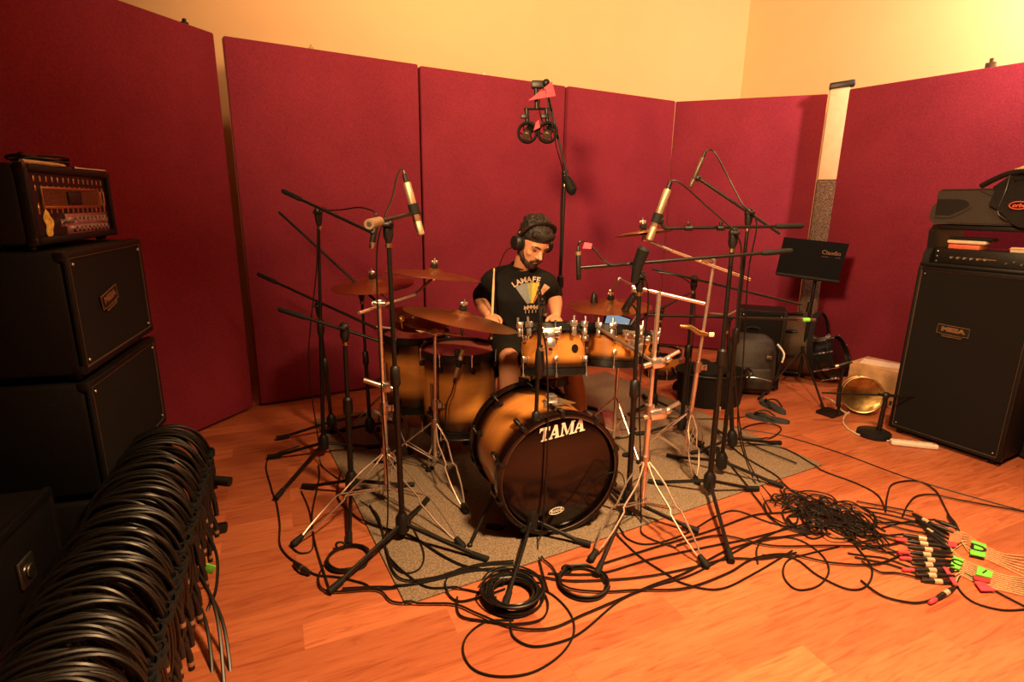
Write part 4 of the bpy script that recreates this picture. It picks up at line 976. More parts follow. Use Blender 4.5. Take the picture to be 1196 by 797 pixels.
part('boom', MB().tube([Y(960, 459, bq2.y + .05), tq2, Y(1083, 464, bq2.y - .02)], .0065, 8), 'black_metal', t)
part('boom_sleeve', MB().cyl(Y(1026, 461, bq2.y), Y(1048, 463, bq2.y), .01), 'black_plastic', t)
# ------------------------------------------------------------------ the drummer
def remesh(mb, vox, it=4, fac=.5):
    me = bpy.data.meshes.new('tmp'); me.from_pydata([tuple(v) for v in mb.v], [], mb.f)
    bm = bmesh.new(); bm.from_mesh(me); bmesh.ops.recalc_face_normals(bm, faces=bm.faces); bm.to_mesh(me); bm.free()
    ob = bpy.data.objects.new('tmp', me); COL.objects.link(ob)
    md = ob.modifiers.new('r', 'REMESH'); md.mode = 'VOXEL'; md.voxel_size = vox
    if it:
        sm = ob.modifiers.new('s', 'SMOOTH'); sm.iterations = it; sm.factor = fac
    dg = bpy.context.evaluated_depsgraph_get(); m2 = bpy.data.meshes.new_from_object(ob.evaluated_get(dg))
    out = MB(); out.v = [v.co.copy() for v in m2.vertices]; out.f = [tuple(p.vertices) for p in m2.polygons]
    bpy.data.objects.remove(ob); bpy.data.meshes.remove(me); bpy.data.meshes.remove(m2)
    return out
def limb(mb, pts, rad, n=16, flat=1.0):
    q = smooth(pts, 5); m = len(pts)
    rr = []
    for i in range(len(q)):
        t = i / 5; k = min(int(t), m - 2); f = t - k
        f = f * f * (3 - 2 * f); rr.append(rad[k] * (1 - f) + rad[k + 1] * f)
    mb.tube(q, rr, n, flat=flat)
    mb.ball(q[0], rr[0] * .99, n=n); mb.ball(q[-1], rr[-1] * .99, n=n)
def loft(mb, secs, n=28):
    rings = [mb.ring(V(c), V(x), V(y), rx, ry, n) for c, x, y, rx, ry in secs]
    for a, b in zip(rings, rings[1:]): mb.bridge(a, b, n)
    mb.f.append(tuple(range(rings[0] + n - 1, rings[0] - 1, -1))); mb.f.append(tuple(range(rings[-1], rings[-1] + n)))
# skeleton
pel = V((.035, 3.30, .60)); wst = V((.035, 3.27, .76)); che = V((.035, 3.19, .95)); nck = V((.055, 3.13, 1.11))
shR = V((-.108, 3.19, 1.025)); shL = V((.188, 3.155, 1.015))
elR = Y(560, 350, 3.30); haR = Y(575, 375, 2.985); wrR = elR.lerp(haR, .74)
elL = Y(648, 346, 3.26); haL = Y(650, 377, 2.97); wrL = elL.lerp(haL, .74)
hdc = Y(623, 283.5, 3.03)
# head frame: looks down and to the camera's right
fz = V((.42, -.74, -.52)).normalized(); fx0 = V((.80, .52, -.10)); fx = (fx0 - fz * fx0.dot(fz)).normalized(); fy = fz.cross(fx) * -1
if fy.z < 0: fy = -fy
HF = Matrix((fx, fy, fz)).transposed()          # columns: right, up, face direction
def hd(x, y, z): return hdc + HF @ V((x * 1.07, y * .95, z * 1.02))
HR = Matrix((fx, fy, fz)).transposed()
tp = thing('person', V((.035, 3.2, 0)), 'drummer seated at the kit in black t-shirt, shorts and headphones, looking down at his drums', 'person')
b = MB()
def hsec(yv, zc, rx, rz): return (hd(0, yv, zc), fx, fz, rx * 1.08, rz * 1.02)
loft(b, [hsec(-.122, .05, .022, .02), hsec(-.112, .045, .038, .034), hsec(-.09, .028, .052, .058), hsec(-.06, .012, .060, .078), hsec(-.02, .0, .068, .09), hsec(.03, -.008, .074, .097), hsec(.07, -.012, .071, .092), hsec(.098, -.014, .055, .072), hsec(.116, -.014, .026, .036)])
b.tube([hd(0, .012, .078), hd(0, -.012, .096), hd(0, -.03, .112), hd(0, -.038, .095)], [.008, .011, .0135, .008], 10)
for s in (-1, 1):
    b.ball(hd(s * .010, -.036, .096), (.009, .008, .009), HR)
    b.ball(hd(s * .073, -.012, -.005), (.012, .03, .02), HR)
    b.ball(hd(s * .03, .021, .075), (.027, .010, .012), HR)         # brow ridge
    b.ball(hd(s * .036, -.028, .060), (.024, .02, .016), HR)       # cheek
b.ball(hd(0, -.066, .083), (.025, .010, .012), HR); b.ball(hd(0, -.10, .07), (.02, .016, .016), HR)
limb(b, [hdc - fz * .03 - fy * .06, nck + V((0, .015, -.02)), che + V((0, .02, .08))], [.05, .056, .08])
loft(b, [(pel + V((0, 0, -.07)), V((1, 0, 0)), V((0, 1, 0)), .15, .11), (wst, V((1, 0, 0)), V((0, .97, .2)), .145, .095), (che, V((1, 0, 0)), V((0, .94, .3)), .16, .10), (V((.04, 3.16, 1.04)), V((1, -.08, 0)), V((0, .94, .3)), .15, .07), (nck + V((0, .01, -.03)), V((1, 0, 0)), V((0, .94, .3)), .06, .05)])
def hand(mb, wr, ha, palm_n, thumb_side, grip):
    d = (ha - wr).normalized(); n = V(palm_n); n = (n - d * n.dot(d)).normalized(); s = d.cross(n) * thumb_side
    pc = wr + d * .055
    mb.ball(pc, (.040, .018, .047), Matrix((s, n, d)).transposed())
    for k in range(4):
        base = wr + d * (.088 - .004 * abs(k - 1)) + s * (.028 - .0185 * k)
        L = (.036, .041, .038, .03)[k]; r = (.0088, .009, .0088, .0078)[k]
        p1 = base + d * L * .75 + n * L * .45; p2 = p1 + n * L * .8 - d * L * .1; p3 = p2 - d * L * .65 + n * L * .05
        mb.tube(smooth([base - d * .02, base, p1, p2, p3], 3), [r * 1.05] * 4 + [r] * 5 + [r * .9] * 3 + [r * .75], 8); mb.ball(p3, r * .8, n=8, m=6)
    tb_ = wr + d * .03 + s * .03
    t1 = tb_ + s * .022 + d * .028 + n * .014; t2 = t1 + d * .03 - s * .006 + n * .016
    mb.tube(smooth([wr + d * .02 + s * .015, tb_, t1, t2], 3), [.014] * 3 + [.0125] * 3 + [.0105] * 3 + [.0085], 8); mb.ball(t2, .0088, n=8, m=6)
    return pc + n * .03, s, n, d
limb(b, [shR, shR.lerp(elR, .5), elR], [.056, .05, .041]); limb(b, [elR, elR.lerp(wrR, .35), wrR], [.041, .043, .028])
limb(b, [shL, shL.lerp(elL, .5), elL], [.056, .05, .041]); limb(b, [elL, elL.lerp(wrL, .35), wrL], [.041, .043, .028])
gR = hand(b, wrR, haR, (.25, -.1, -1), 1, None); gL = hand(b, wrL, haL, (-.25, -.1, -1), -1, None)
knR = Y(594, 418, 2.90); anR = V((.02, 2.86, .11)); knL = V((.33, 2.93, .56)); anL = V((.43, 2.93, .10))
hpR = pel + V((-.085, -.02, -.01)); hpL = pel + V((.085, -.02, -.01))
for hp_, kn, an in ((hpR, knR, anR), (hpL, knL, anL)):
    limb(b, [hp_, hp_.lerp(kn, .5), kn], [.088, .082, .06]); limb(b, [kn, kn.lerp(an, .35) + V((0, .012, 0)), kn.lerp(an, .7), an], [.058, .06, .045, .036])
    ft = an + V((.0, -.17, -.065))
    limb(b, [an + V((0, .03, -.055)), an + V((0, -.06, -.05)), ft], [.034, .037, .03], flat=1.0)
body = remesh(b, .0055, 5)
bo = part('body', body, 'skin', tp, sharp=180)
# eyes, brows, mouth, beard, hair
for s in (-1, 1):
    part('eye', MB().ball(hd(s * .031, .001, .0765), (.014, .0055, .008), HR), 'eye', tp)
    part('eyebrow', MB().tube(smooth([hd(s * .014, .022, .092), hd(s * .032, .029, .087), hd(s * .052, .02, .07)], 4), .0052, 8, flat=.7), 'hair', tp)
part('mouth', MB().ball(hd(0, -.064, .0925), (.021, .0055, .005), HR).ball(hd(0, -.072, .0905), (.017, .0055, .006), HR), 'lips', tp)
bd_ = MB()
loft(bd_, [hsec(-.127, .05, .026, .024), hsec(-.115, .044, .043, .039), hsec(-.092, .026, .0565, .0625), hsec(-.072, .012, .0615, .072)])
bd_.ball(hd(0, -.105, .078), (.022, .02, .012), HR)
for s in (-1, 1):
    bd_.tube([hd(s * .068, -.01, .012), hd(s * .0645, -.05, .026), hd(s * .05, -.092, .05)], [.009, .0135, .016], 8, flat=1.0)
    bd_.tube([hd(s * .003, -.053, .099), hd(s * .02, -.056, .094), hd(s * .03, -.075, .08)], .0055, 8)
part('beard', bd_, 'beard', tp, sharp=180)
h = MB()
loft(h, [hsec(-.045, -.045, .066, .056), hsec(.0, -.030, .077, .082), hsec(.05, -.014, .081, .098), hsec(.085, -.012, .076, .092), hsec(.118, -.02, .066, .078), hsec(.14, -.028, .036, .045)])
rnd = random.Random(3)
for k in range(110):
    a = rnd.uniform(0, 2 * PI); q = rnd.uniform(.1, 1.0); e = q * PI * .42
    d = V((math.sin(e) * math.cos(a) * .076,   .05 + .094 * math.cos(e) * .98, -.022 + math.sin(e) * math.sin(a) * .09))
    h.ball(hd(*d), (rnd.uniform(.008, .016), rnd.uniform(.016, .032), rnd.uniform(.008, .016)), HR @ Matrix.Rotation(rnd.uniform(-.7, .7), 3, 'Z') @ Matrix.Rotation(rnd.uniform(-.9, .9), 3, 'X'), 8, 6)
for k in range(12):
    x = -.058 + .116 * k / 11
    h.tube(smooth([hd(x * .9, .10, .05), hd(x, .085, .074 - abs(x) * .3), hd(x * 1.02, .060 + rnd.uniform(-.012, .012), .083 - abs(x) * .5)], 3), [.012] * 4 + [.010] * 2 + [.004], 8)
part('hair', remesh(h, .0045, 1), 'hair', tp, sharp=180)
# t-shirt
s_ = MB()
loft(s_, [(pel + V((0, -.01, .03)), V((1, 0, 0)), V((0, 1, .1)), .175, .135), (wst + V((0, -.005, 0)), V((1, 0, 0)), V((0, .97, .2)), .172, .125), (che, V((1, 0, 0)), V((0, .94, .3)), .168, .120), (V((.04, 3.16, 1.04)), V((1, -.08, 0)), V((0, .94, .3)), .142, .086), (V((.048, 3.145, 1.085)), V((1, -.06, 0)), V((0, .94, .3)), .115, .072), (V((.052, 3.14, 1.11)), V((1, -.06, 0)), V((0, .94, .3)), .074, .066)])
limb(s_, [V((.0, 3.17, 1.045)), shR + V((0, 0, .0)), shR.lerp(elR, .5), shR.lerp(elR, .80)], [.075, .064, .060, .062])
limb(s_, [V((.08, 3.16, 1.045)), shL, shL.lerp(elL, .5), shL.lerp(elL, .82)], [.075, .064, .058, .058])
shirt = remesh(s_, .009, 6)
sr = random.Random(5)
def fold(v):
    f = .0035 * math.sin(38 * v.z + 9 * v.x + 3 * math.sin(12 * v.x)) * max(0, min(1, (1.0 - v.z) * 4)) + .002 * math.sin(55 * v.x + 20 * v.z)
    return V((0, -f, 0))
shirt.v = [v + fold(v) for v in shirt.v]
so = part('t_shirt', shirt, 'cotton', tp, sharp=180, label='black t-shirt with a fan-shaped print')
part('collar', MB().tube([V((.052, 3.138, 1.112)) + V((.064 * math.cos(a), .055 * math.sin(a) , .018 * math.sin(a) + .004)) for a in [2 * PI * k / 28 for k in range(28)]], .007, 8, True), 'cotton', tp)
bvh = BVHTree.FromPolygons([tuple(v) for v in shirt.v], shirt.f)
def press(mb, off=.0035):                # lay a flat print onto the shirt
    for i, v in enumerate(mb.v):
        p, n_, _, _ = bvh.ray_cast(V((v.x, 2.5, v.z)), V((0, 1, 0)))
        if p: mb.v[i] = p + V((0, -off, 0))
    return mb
apx = Y(620, 361, 3.1); topc = Y(622, 322, 3.1)
def sector(a0, a1, r0, r1, na=5, nr=6):
    mb = MB()
    for i in range(nr + 1):
        for j in range(na + 1):
            a = a0 + (a1 - a0) * j / na; r = r0 + (r1 - r0) * i / nr
            mb.v.append(V((apx.x + r * math.sin(a), 0, apx.z + r * math.cos(a))))
    for i in range(nr):
        for j in range(na):
            q = i * (na + 1) + j; mb.f.append((q, q + 1, q + na + 2, q + na + 1))
    return press(mb)
cols = [('print_grey', (.21, .23, .24), -.62, -.16), ('print_olive', (.33, .31, .12), -.16, .04), ('print_yellow', (.85, .48, .07), .04, .30), ('print_dark', (.03, .03, .035), .30, .36), ('print_red', (.5, .1, .04), .36, .46)]
for nm, c, a0, a1 in cols:
    part('print', sector(a0, a1, .035, .155 if nm != 'print_red' else .12), mat(nm, c, .85, noise=.15, scale=90), so)
part('print', sector(.46, .70, .10, .165), mat('print_peach', (.75, .42, .25), .85, noise=.1, scale=90), so)
lm = MB()
for ch_, a in zip('LAMAFE', (-.60, -.44, -.26, -.08, .08, .22)):
    tm = MB().text(ch_, V((0, 0, 0)), V((1, 0, 0)), V((0, 0, 1)), .043, bold=.0012, th=0)
    for v in tm.v:
        r = .172 + v.z; aa = a + v.x / .17
        v2 = V((apx.x + r * math.sin(aa), 0, apx.z + r * math.cos(aa))); v.x, v.y, v.z = v2
    lm.add(tm)
part('print_lettering', press(lm, .005), mat('print_pale', (.62, .42, .3), .85, noise=.1, scale=90), so)
lm = MB()
for i in range(4):
    lm.add(MB().text('M', apx + V((-.028 + .019 * i, 0, .012 - .004 * abs(i - 1.5))), V((1, 0, 0)), V((0, 0, 1)), .034, bold=.001, th=0))
    for k in range(3): lm.add(MB().box(apx + V((-.03 + .02 * i, 0, -.012 - .004 * k)), (.004, .0001, .014)))
part('print_lettering', press(lm, .005), 'print_pale' if 'print_pale' in MT else bpy.data.materials['print_pale'], so)
# shorts
sh = MB()
for hp_, kn in ((hpR, knR), (hpL, knL)): limb(sh, [hp_ + V((0, .02, 0)), hp_.lerp(kn, .5), hp_.lerp(kn, .86)], [.115, .102, .092])
sh.ball(pel + V((0, 0, -.01)), (.18, .14, .12))
part('shorts', remesh(sh, .010, 5), 'shorts', tp, sharp=180)
for an in (anR, anL):
    shm = MB(); limb(shm, [an + V((0, .035, -.06)), an + V((0, -.06, -.062)), an + V((0, -.185, -.075))], [.043, .047, .035]); shm.v = [V((v.x, v.y, max(v.z, .012 + (.045 if an is anR else 0)*0))) for v in shm.v]
    part('shoe', remesh(shm, .009, 4), 'fabric_case', tp, sharp=180)
# throne
th_ = thing('drum_throne', V((.035, 3.33, 0)), 'round black drum throne under the drummer', 'stool')
part('seat', MB().lathe([(0, .40), (.15, .40), (.17, .42), (.175, .46), (.15, .485), (0, .49)], Matrix.Translation(V((.035, 3.33, 0))), 36), 'fabric_case', th_)
part('post', MB().cyl(V((.035, 3.33, .08)), V((.035, 3.33, .41)), .016), 'chrome', th_)
for k in range(3):
    a = .5 + k * 2.094; d = V((math.cos(a), math.sin(a), 0)); part('leg', MB().tube([V((.035, 3.33, .26)) + d * .02, V((.035, 3.33, .013)) + d * .26], .009, 8), 'chrome', th_)
# headphones
tph_ = thing('headphones', hdc, 'black over-ear headphones on the drummer', 'headphones')
part('headband', MB().tube(smooth([hd(s * x, y * .97, -.01 + .30 * max(0, y - .02)) for s, x, y in ((-1, .096, .0), (-1, .094, .06), (-1, .075, .115), (-1, .04, .142), (1, 0, .150), (1, .04, .142), (1, .075, .115), (1, .094, .06), (1, .096, .0))], 4), .013, 10, flat=.55, up0=fz), 'black_plastic', tph_)
for s in (-1, 1):
    Mx = Matrix((fy, fz, fx * s)).transposed().to_4x4(); Mx.translation = hd(s * .072, -.012, -.004)
    c_ = part('ear_cup', MB().lathe([(0, .012), (.036, .012), (.042, .018), (.042, .032), (.034, .044), (0, .047)], Mx, 28), 'black_plastic', tph_)
    part('cushion', MB().lathe([(.022, .0), (.036, -.004), (.044, .004), (.043, .014), (.022, .014), (.022, 0)], Mx, 28), 'rubber', c_)
    part('rivet', MB().ball(hd(s * .1, .05, -.01), .006, n=8, m=6), 'satin', tph_)
cable([hd(-.11, -.05, -.005), hd(-.12, -.12, -.03), V((-.12, 3.2, .98)), V((-.16, 3.36, .8)), V((-.1, 3.5, .4)), V((0, 3.6, .02)), V((.15, 3.75, .008))], 'headphone cable running down behind the drummer', r=.0025)
# drumsticks
def stick(p, d, label):
    d = V(d).normalized(); a = p - d * .09; L = .4
    return solo('drumstick', MB().tube([a, a + d * .006, a + d * L * .72, a + d * L * .95, a + d * L * .962, a + d * L * .985, a + d * L], [.005, .0074, .007, .0042, .005, .0052, .002], 12), 'drumstick_wood', label, 'drumstick')
stick(gR[0], (Y(577, 318, gR[0].y + .05) - gR[0]), 'upright pale drumstick in the hand by the ride cymbal')
stick(gL[0], (-.35, -.8, .08), 'drumstick in the hand behind the middle rack tom')
# ------------------------------------------------------------------ cable rack at the lower left
RA_, RBn = G(192, 497, .545), G(24, 832, .545)
RA_.z = RBn.z = .545
ey_b = (RBn - RA_).normalized(); ex_b = V((-ey_b.y, ey_b.x, 0)); 
if ex_b.x < 0: ex_b = -ex_b
LB = (RBn - RA_).length
tr = thing('cable_rack', up((RA_ + RBn) / 2, 0), 'black floor rack bar on which the cable coils hang at lower left', 'rack')
ba, bb = RA_ - ey_b * .05 - V((0, 0, .045)), RBn + ey_b * .12 - V((0, 0, .045))
part('bar', MB().cyl(ba, bb, .017), 'black_metal', tr)
for p in (ba + ey_b * .03, bb - ey_b * .03):
    part('upright', MB().cyl(V((p.x, p.y, .03)), p, .014), 'black_metal', tr)
    part('foot', MB().box(V((p.x, p.y, .02)), (.36, .05, .035), axes(ex_b, ey_b), .01), 'black_metal', tr)
part('end_cap', MB().ball(ba, .024), 'satin', tr)
def coil_mesh(seed, wraps, w, h):
    r = random.Random(seed); pts = []
    N = 26
    for k in range(wraps):
        for i in range(N):
            f = (k + i / N) / wraps * 2 * PI
            ww = w * (1 + .06 * math.sin(f + seed)); hh_ = h * (1 + .08 * math.sin(f * 1.0 + seed * 1.7)); ph = .015 * math.sin(f + 2.2 * seed); dz = .008 * math.sin(2 * f + seed)
            a = -PI / 2 + 2 * PI * i / N
            c, s = math.cos(a), math.sin(a)
            x = ww * math.copysign(abs(c) ** .85, c); z = hh_ * math.copysign(abs(s) ** .9, s)
            if s < 0: z *= 1 + .22 * (-s)
            pts.append(V((x + ph, (k - wraps / 2) * .0105 + .006 * math.sin(a * 2 + seed + k) + .0015 * r.uniform(-1, 1), z + dz)))
    return pts
variants = []
for q in range(7):
    pts = coil_mesh(q * 7 + 1, 3, .142, .20)
    variants.append(pts)
protos = []
NCO = 54
rc_ = random.Random(21)
for k in range(NCO):
    s = (k + .5) / NCO; c = RA_.lerp(RBn, s) - V((0, 0, .205))
    e2 = ex_b * math.cos(.0) ; q = k % 7
    tw = rc_.uniform(-.10, .10); xx = (ex_b * math.cos(tw) + ey_b * math.sin(tw)).normalized(); lean = rc_.uniform(-.06, .06)
    M = Matrix((xx, V((0, 0, 1)).cross(xx), V((0, 0, 1)))).transposed().to_4x4() @ Matrix.Rotation(lean, 4, 'X')
    M.translation = c + ex_b * rc_.uniform(-.008, .008) + V((0, 0, rc_.uniform(-.006, .014)))
    grp = 'coils on the cable rack'
    lab = 'black cable coil hanging among many alike on the lower-left rack'
    if k == NCO - 1: lab = 'nearest black cable coil on the lower-left rack'; 
    if k == 0: lab = 'farthest black cable coil on the lower-left rack, next to the bar end'
    t = thing('cable_coil', None, lab, 'cable', grp, M)
    if q < len(protos): 
        for src in protos[q]:
            o = src.copy(); COL.objects.link(o); o.parent = t
    else:
        m1 = part('loops', MB().tube(smooth(variants[q], 2), .0056, 7), 'cord', t, True)
        e = variants[q][-1]; 
        f = V((.150 + .004, 0.004 * q - .012, -.02 - .03 * q))
        m2 = part('plug', MB().tube([f + V((-.008, 0, .05)), f + V((-.002, 0, .02)), f + V((0, 0, -.0)), f + V((0, 0, -.05))], [.006, .0085, .0095, .0095], 10), 'black_plastic', t, True)
        m3 = part('plug_ring', MB().cyl(f + V((0, 0, -.02)), f + V((0, 0, -.034)), .0099), 'champagne' if q % 3 == 0 else 'black_plastic', t, True)
        m4 = part('cable_tie', MB().tube([V((.15 + .014 * math.cos(x), .022 * math.sin(x), .06)) for x in [2 * PI * i / 16 for i in range(16)]], .006, 6, True, flat=1.8), 'rubber', t, True)
        protos.append([m1, m2, m3, m4])
gt = Y(242, 664, 1.78)
solo('cable_tag', MB().box(gt, (.05, .004, .04), Matrix.Rotation(.5, 3, 'Y') @ yaw(.2), .001), 'green_tape', 'green tape tag at the right side of the hung cable coils', 'tag')
solo('cable', MB().tube(smooth([Y(232, 610, 1.85), Y(246, 630, 1.83), Y(254, 655, 1.80), Y(252, 690, 1.74), Y(243, 712, 1.70), Y(236, 740, 1.62), Y(225, 770, 1.5)], 6), .0055, 7), 'cord', 'loose black cable bulging right of the hung coils by the green tag', 'cable')
t = thing('cable_plug', Y(238, 612, 1.86), 'brass-coloured plug dangling at the right of the hung coils', 'plug')
part('sleeve', MB().tube([Y(236, 596, 1.86), Y(237, 605, 1.86), Y(239, 630, 1.86)], [.007, .01, .01], 12), 'gold', t); part('tip', MB().tube([Y(239, 630, 1.86), Y(239, 640, 1.86)], .005, 10), 'satin', t)
solo('cable_plug', MB().tube([Y(240, 561, 2.12), Y(250, 561.5, 2.12), Y(252, 561.5, 2.12), Y(269, 563, 2.12)], [.012, .014, .02, .021], 12), 'black_plastic', 'black plug sticking out to the right of the farthest hung coils', 'plug')
for i, (a, b_) in enumerate((((215, 640), (262, 800)), ((205, 660), (250, 812)), ((222, 655), (272, 815)))):
    y0, y1 = 1.75, 1.36
    cable([Y(a[0] - 14, a[1] - 40, y0 + .06), Y(a[0], a[1], y0), Y((a[0] + b_[0]) / 2 + 12, (a[1] + b_[1]) / 2 - 12, (y0 + y1) / 2), Y(b_[0], b_[1], y1 + .02)], ('long black cable hanging straight down beside the near hung coils', 'innermost straight-hanging black cable by the near hung coils', 'outermost straight-hanging black cable by the near hung coils')[i], r=.0056)
# black case behind the rack, added to keep the near left corner dark
Rf = axes(eL, -nL); fc = V((-1.62, 1.17, 0))
t = thing('corner_filler_case', fc, 'added black case filling the dark corner behind the hung cables', 'case')
part('box', MB().box(fc + V((0, 0, .30)), (.80, .46, .46), Rf, .012), 'tolex', t)
for s in (-1, 1):
    for z in (.085, .52): part('edge_rail', MB().box(fc + Rf @ V((0, s * .232, z)), (.80, .02, .03), Rf, .004), 'black_metal', t)
    for s2 in (-1, 1):
        part('edge_rail', MB().box(fc + Rf @ V((s2 * .395, s * .228, .30)), (.025, .025, .44), Rf, .004), 'black_metal', t)
        w_ = fc + Rf @ V((s2 * .32, s * .16, .035)); part('caster', MB().cyl(w_ - nL * .014, w_ + nL * .014, .034, n=18), 'rubber', t)
for s in (-1, 1): part('latch', MB().box(fc + Rf @ V((s * .2, -.236, .36)), (.08, .012, .09), Rf, .008).cyl(fc + Rf @ V((s * .2, -.246, .36)), fc + Rf @ V((s * .2, -.25, .36)), .02), 'satin', t)

# ------------------------------------------------------------------ cables on the floor
def inrug(p):
    d = p - ro; return -.01 < d.dot(UU) < rw + .01 and -.01 < d.dot(VV) < rl + .01
zc_n = [0]
def flo(pts, label='black cable trailing across the floor among many alike', group='black cables on the floor', r=.0039, m='cord', wob=0, lift=0, closed=False):
    zc_n[0] += 1; zz = (zc_n[0] % 5) * .0016 + lift
    q = []
    for p in pts:
        w = G(*p) if len(p) == 2 else V(p)
        q.append(w)
    q = smooth(q, 6, closed)
    q = [V((p.x, p.y, r + .001 + zz + (.0085 if inrug(p) else 0))) for p in q]
    return solo('cable', MB().tube(q, r, 6, closed), m, label, 'cable', group)
flo([(350, 522), (313, 538), (317, 571), (323, 588), (327, 614), (327, 637), (337, 652), (352, 662), (369, 673), (395, 676), (424, 683), (443, 690), (500, 683), (525, 673), (560, 668)], 'black cable winding down the left floor edge from the far-left stand legs', None)
t = thing('cable_plug', G(352, 664), 'black plug joint in the cable on the left floor', 'plug')
part('body', MB().tube([G(344, 658, .014), G(349, 662, .014), G(356, 667, .014), G(362, 670, .014)], [.008, .014, .014, .008], 12), 'black_plastic', t); part('ring', MB().cyl(G(352, 664.4, .014), G(354, 665.6, .014), .0145), 'satin', t)
flo([(372, 545), (373, 560), (365, 600), (366, 625), (372, 650), (386, 694)], 'thin black cable running straight down the floor from the leftmost stand', None)
flo([(398, 555), (394, 580), (405, 596), (425, 612), (445, 620), (480, 630), (520, 655), (552, 668), (600, 672)], 'black cable crossing the rug edge between the left stands', None)
flo([(432, 594), (445, 618), (452, 650), (460, 673), (475, 683), (505, 680), (528, 674), (560, 664), (600, 660)], 'black cable curving along the left rug edge', None)
flo([(470, 600), (485, 625), (495, 650), (490, 668), (472, 673), (458, 662), (452, 645)], 'black cable hooked in a loop on the rug by the front-left stand', None)
flo([(455, 655), (472, 672), (500, 690), (540, 690), (580, 700)], 'short black cable on the front-left rug corner', None)
flo([(340, 640), (352, 648), (366, 640), (362, 600), (352, 575)], 'faint thin cable near the left pedal weight', None, r=.003)
flo([(400, 690), (440, 688), (475, 688), (515, 680), (552, 671), (600, 669), (654, 680), (707, 680), (760, 675), (810, 665), (850, 655), (890, 655), (930, 648)])
flo([(380, 660), (372, 680), (385, 694), (440, 692), (459, 706), (493, 708), (531, 709), (558, 720), (600, 736), (643, 737), (681, 721), (721, 704), (760, 687), (800, 672), (850, 645), (900, 632), (950, 625)])
flo([(600, 726), (568, 728), (546, 744), (541, 764), (554, 784), (584, 792), (622, 787), (654, 767), (670, 742), (666, 718), (645, 696), (620, 685)], 'black cable lying in the big open loop at the front of the floor', None)
flo([(596, 728), (600, 746), (622, 757), (654, 752), (681, 739), (723, 704), (760, 688), (810, 672), (870, 640), (930, 612)], 'black cable curving under the big open floor loop toward the pile', None)
flo([(600, 662), (568, 664), (534, 670), (520, 686), (533, 704), (560, 700), (590, 690)], 'black cable looping left of the central coil', None)
flo([(534, 700), (538, 722), (574, 729), (600, 732), (632, 726), (640, 708), (630, 690), (605, 682)], 'black cable circling wide round the central coil', None)
flo([(632, 655), (645, 665), (660, 688), (700, 694), (745, 692), (800, 690), (850, 672), (880, 655), (920, 650), (970, 660), (1020, 662), (1050, 652)])
flo([(722, 618), (735, 632), (760, 637), (800, 625), (835, 605), (860, 598), (900, 612), (950, 622)])
flo([(716, 622), (745, 650), (775, 670), (800, 684), (840, 690), (880, 672), (925, 645)])
flo([(640, 672), (700, 672), (760, 655), (830, 640), (880, 630), (960, 608)])
flo([(700, 662), (770, 640), (830, 622), (880, 604), (920, 600), (960, 590)])
flo([(790, 640), (840, 628), (900, 640), (960, 640), (1030, 640), (1064, 632)])
flo([(885, 660), (884, 642), (896, 630), (930, 631), (958, 648), (968, 668), (955, 686), (930, 690), (915, 674), (920, 656), (945, 648), (980, 640)], 'black cable in the left-hand loop in front of the cable pile', None)
flo([(890, 650), (927, 654), (955, 674), (990, 690), (1012, 686), (1018, 665), (1000, 640), (985, 620)], 'black cable in the right-hand loop in front of the cable pile', None)
plugend = [(1005, 680), (1030, 698), (1062, 706), (1080, 705), (1093, 700)]
flo(plugend, 'black cable sweeping in front of the plugs to a lone plug', None)
flo([(1034, 600), (1036, 582), (1043, 567), (1071, 564), (1092, 575), (1102, 592), (1108, 604)], 'black cable arching behind the plugs to the lone rear plug', None)
flo([(1054, 605), (1060, 592), (1070, 582), (1090, 580), (1113, 585), (1150, 592), (1200, 601)], 'black cable leaving the pile for the right edge', None)
flo([(852, 500), (880, 504), (915, 510), (981, 530), (1057, 558), (1141, 583), (1200, 599)], 'long thin cable crossing the floor to the right edge', None, r=.0032)
flo([(862, 520), (905, 524), (927, 532), (958, 550), (1000, 566), (1025, 580), (1034, 598)])
flo([(850, 520), (868, 536), (905, 558), (930, 578), (978, 592), (1010, 606)])
flo([(848, 540), (862, 558), (888, 590), (902, 609), (930, 623), (970, 626)])
flo([(860, 512), (885, 516), (903, 512), (912, 502), (895, 496), (872, 500), (864, 510), (880, 524), (930, 545)], 'black cable bunched on the rug behind the right stands', None)
flo([(1121, 673), (1118, 686), (1135, 704), (1169, 714), (1200, 713)], 'outer black cable of the loop at the lower right edge', None)
flo([(1126, 671), (1145, 682), (1169, 696), (1200, 712)], 'inner black cable of the loop at the lower right edge', None)
flo([(690, 478), (720, 492), (760, 490), (830, 492), (870, 488)], 'thin cable crossing the back of the rug', None, r=.003)
flo([(672, 470), (690, 500), (712, 515), (740, 512)], 'thin cable on the rug under the small toms', None, r=.003)
rp = random.Random(11)
pc_ = G(968, 606); px1 = (G(1000, 606) - pc_); py1 = (G(968, 590) - pc_)
for k in range(46):
    n = rp.randint(7, 11); a = rp.uniform(0, 6.3); pts = []; rr_ = rp.uniform(.3, 1.0); tt = rp.uniform(-1, 1.25)
    cen = pc_ + px1 * (tt * 1.35 + rp.gauss(0, .2)) + py1 * (-tt * .75 + rp.gauss(0, .45)); st_x = rp.uniform(.9, 2.0)
    for i in range(n):
        a += rp.uniform(.5, 1.1); r2 = rr_ * rp.uniform(.6, 1.3)
        p = cen + px1 * (st_x * .62 * r2 * math.cos(a)) + py1 * (r2 * math.sin(a) * .9 - st_x * .35 * r2 * math.cos(a)); pts.append(tuple(p))
    flo(pts, 'black cable tangled in the pile on the right floor among many alike', 'tangled cables in the pile', lift=rp.uniform(0, .022), r=.0037)
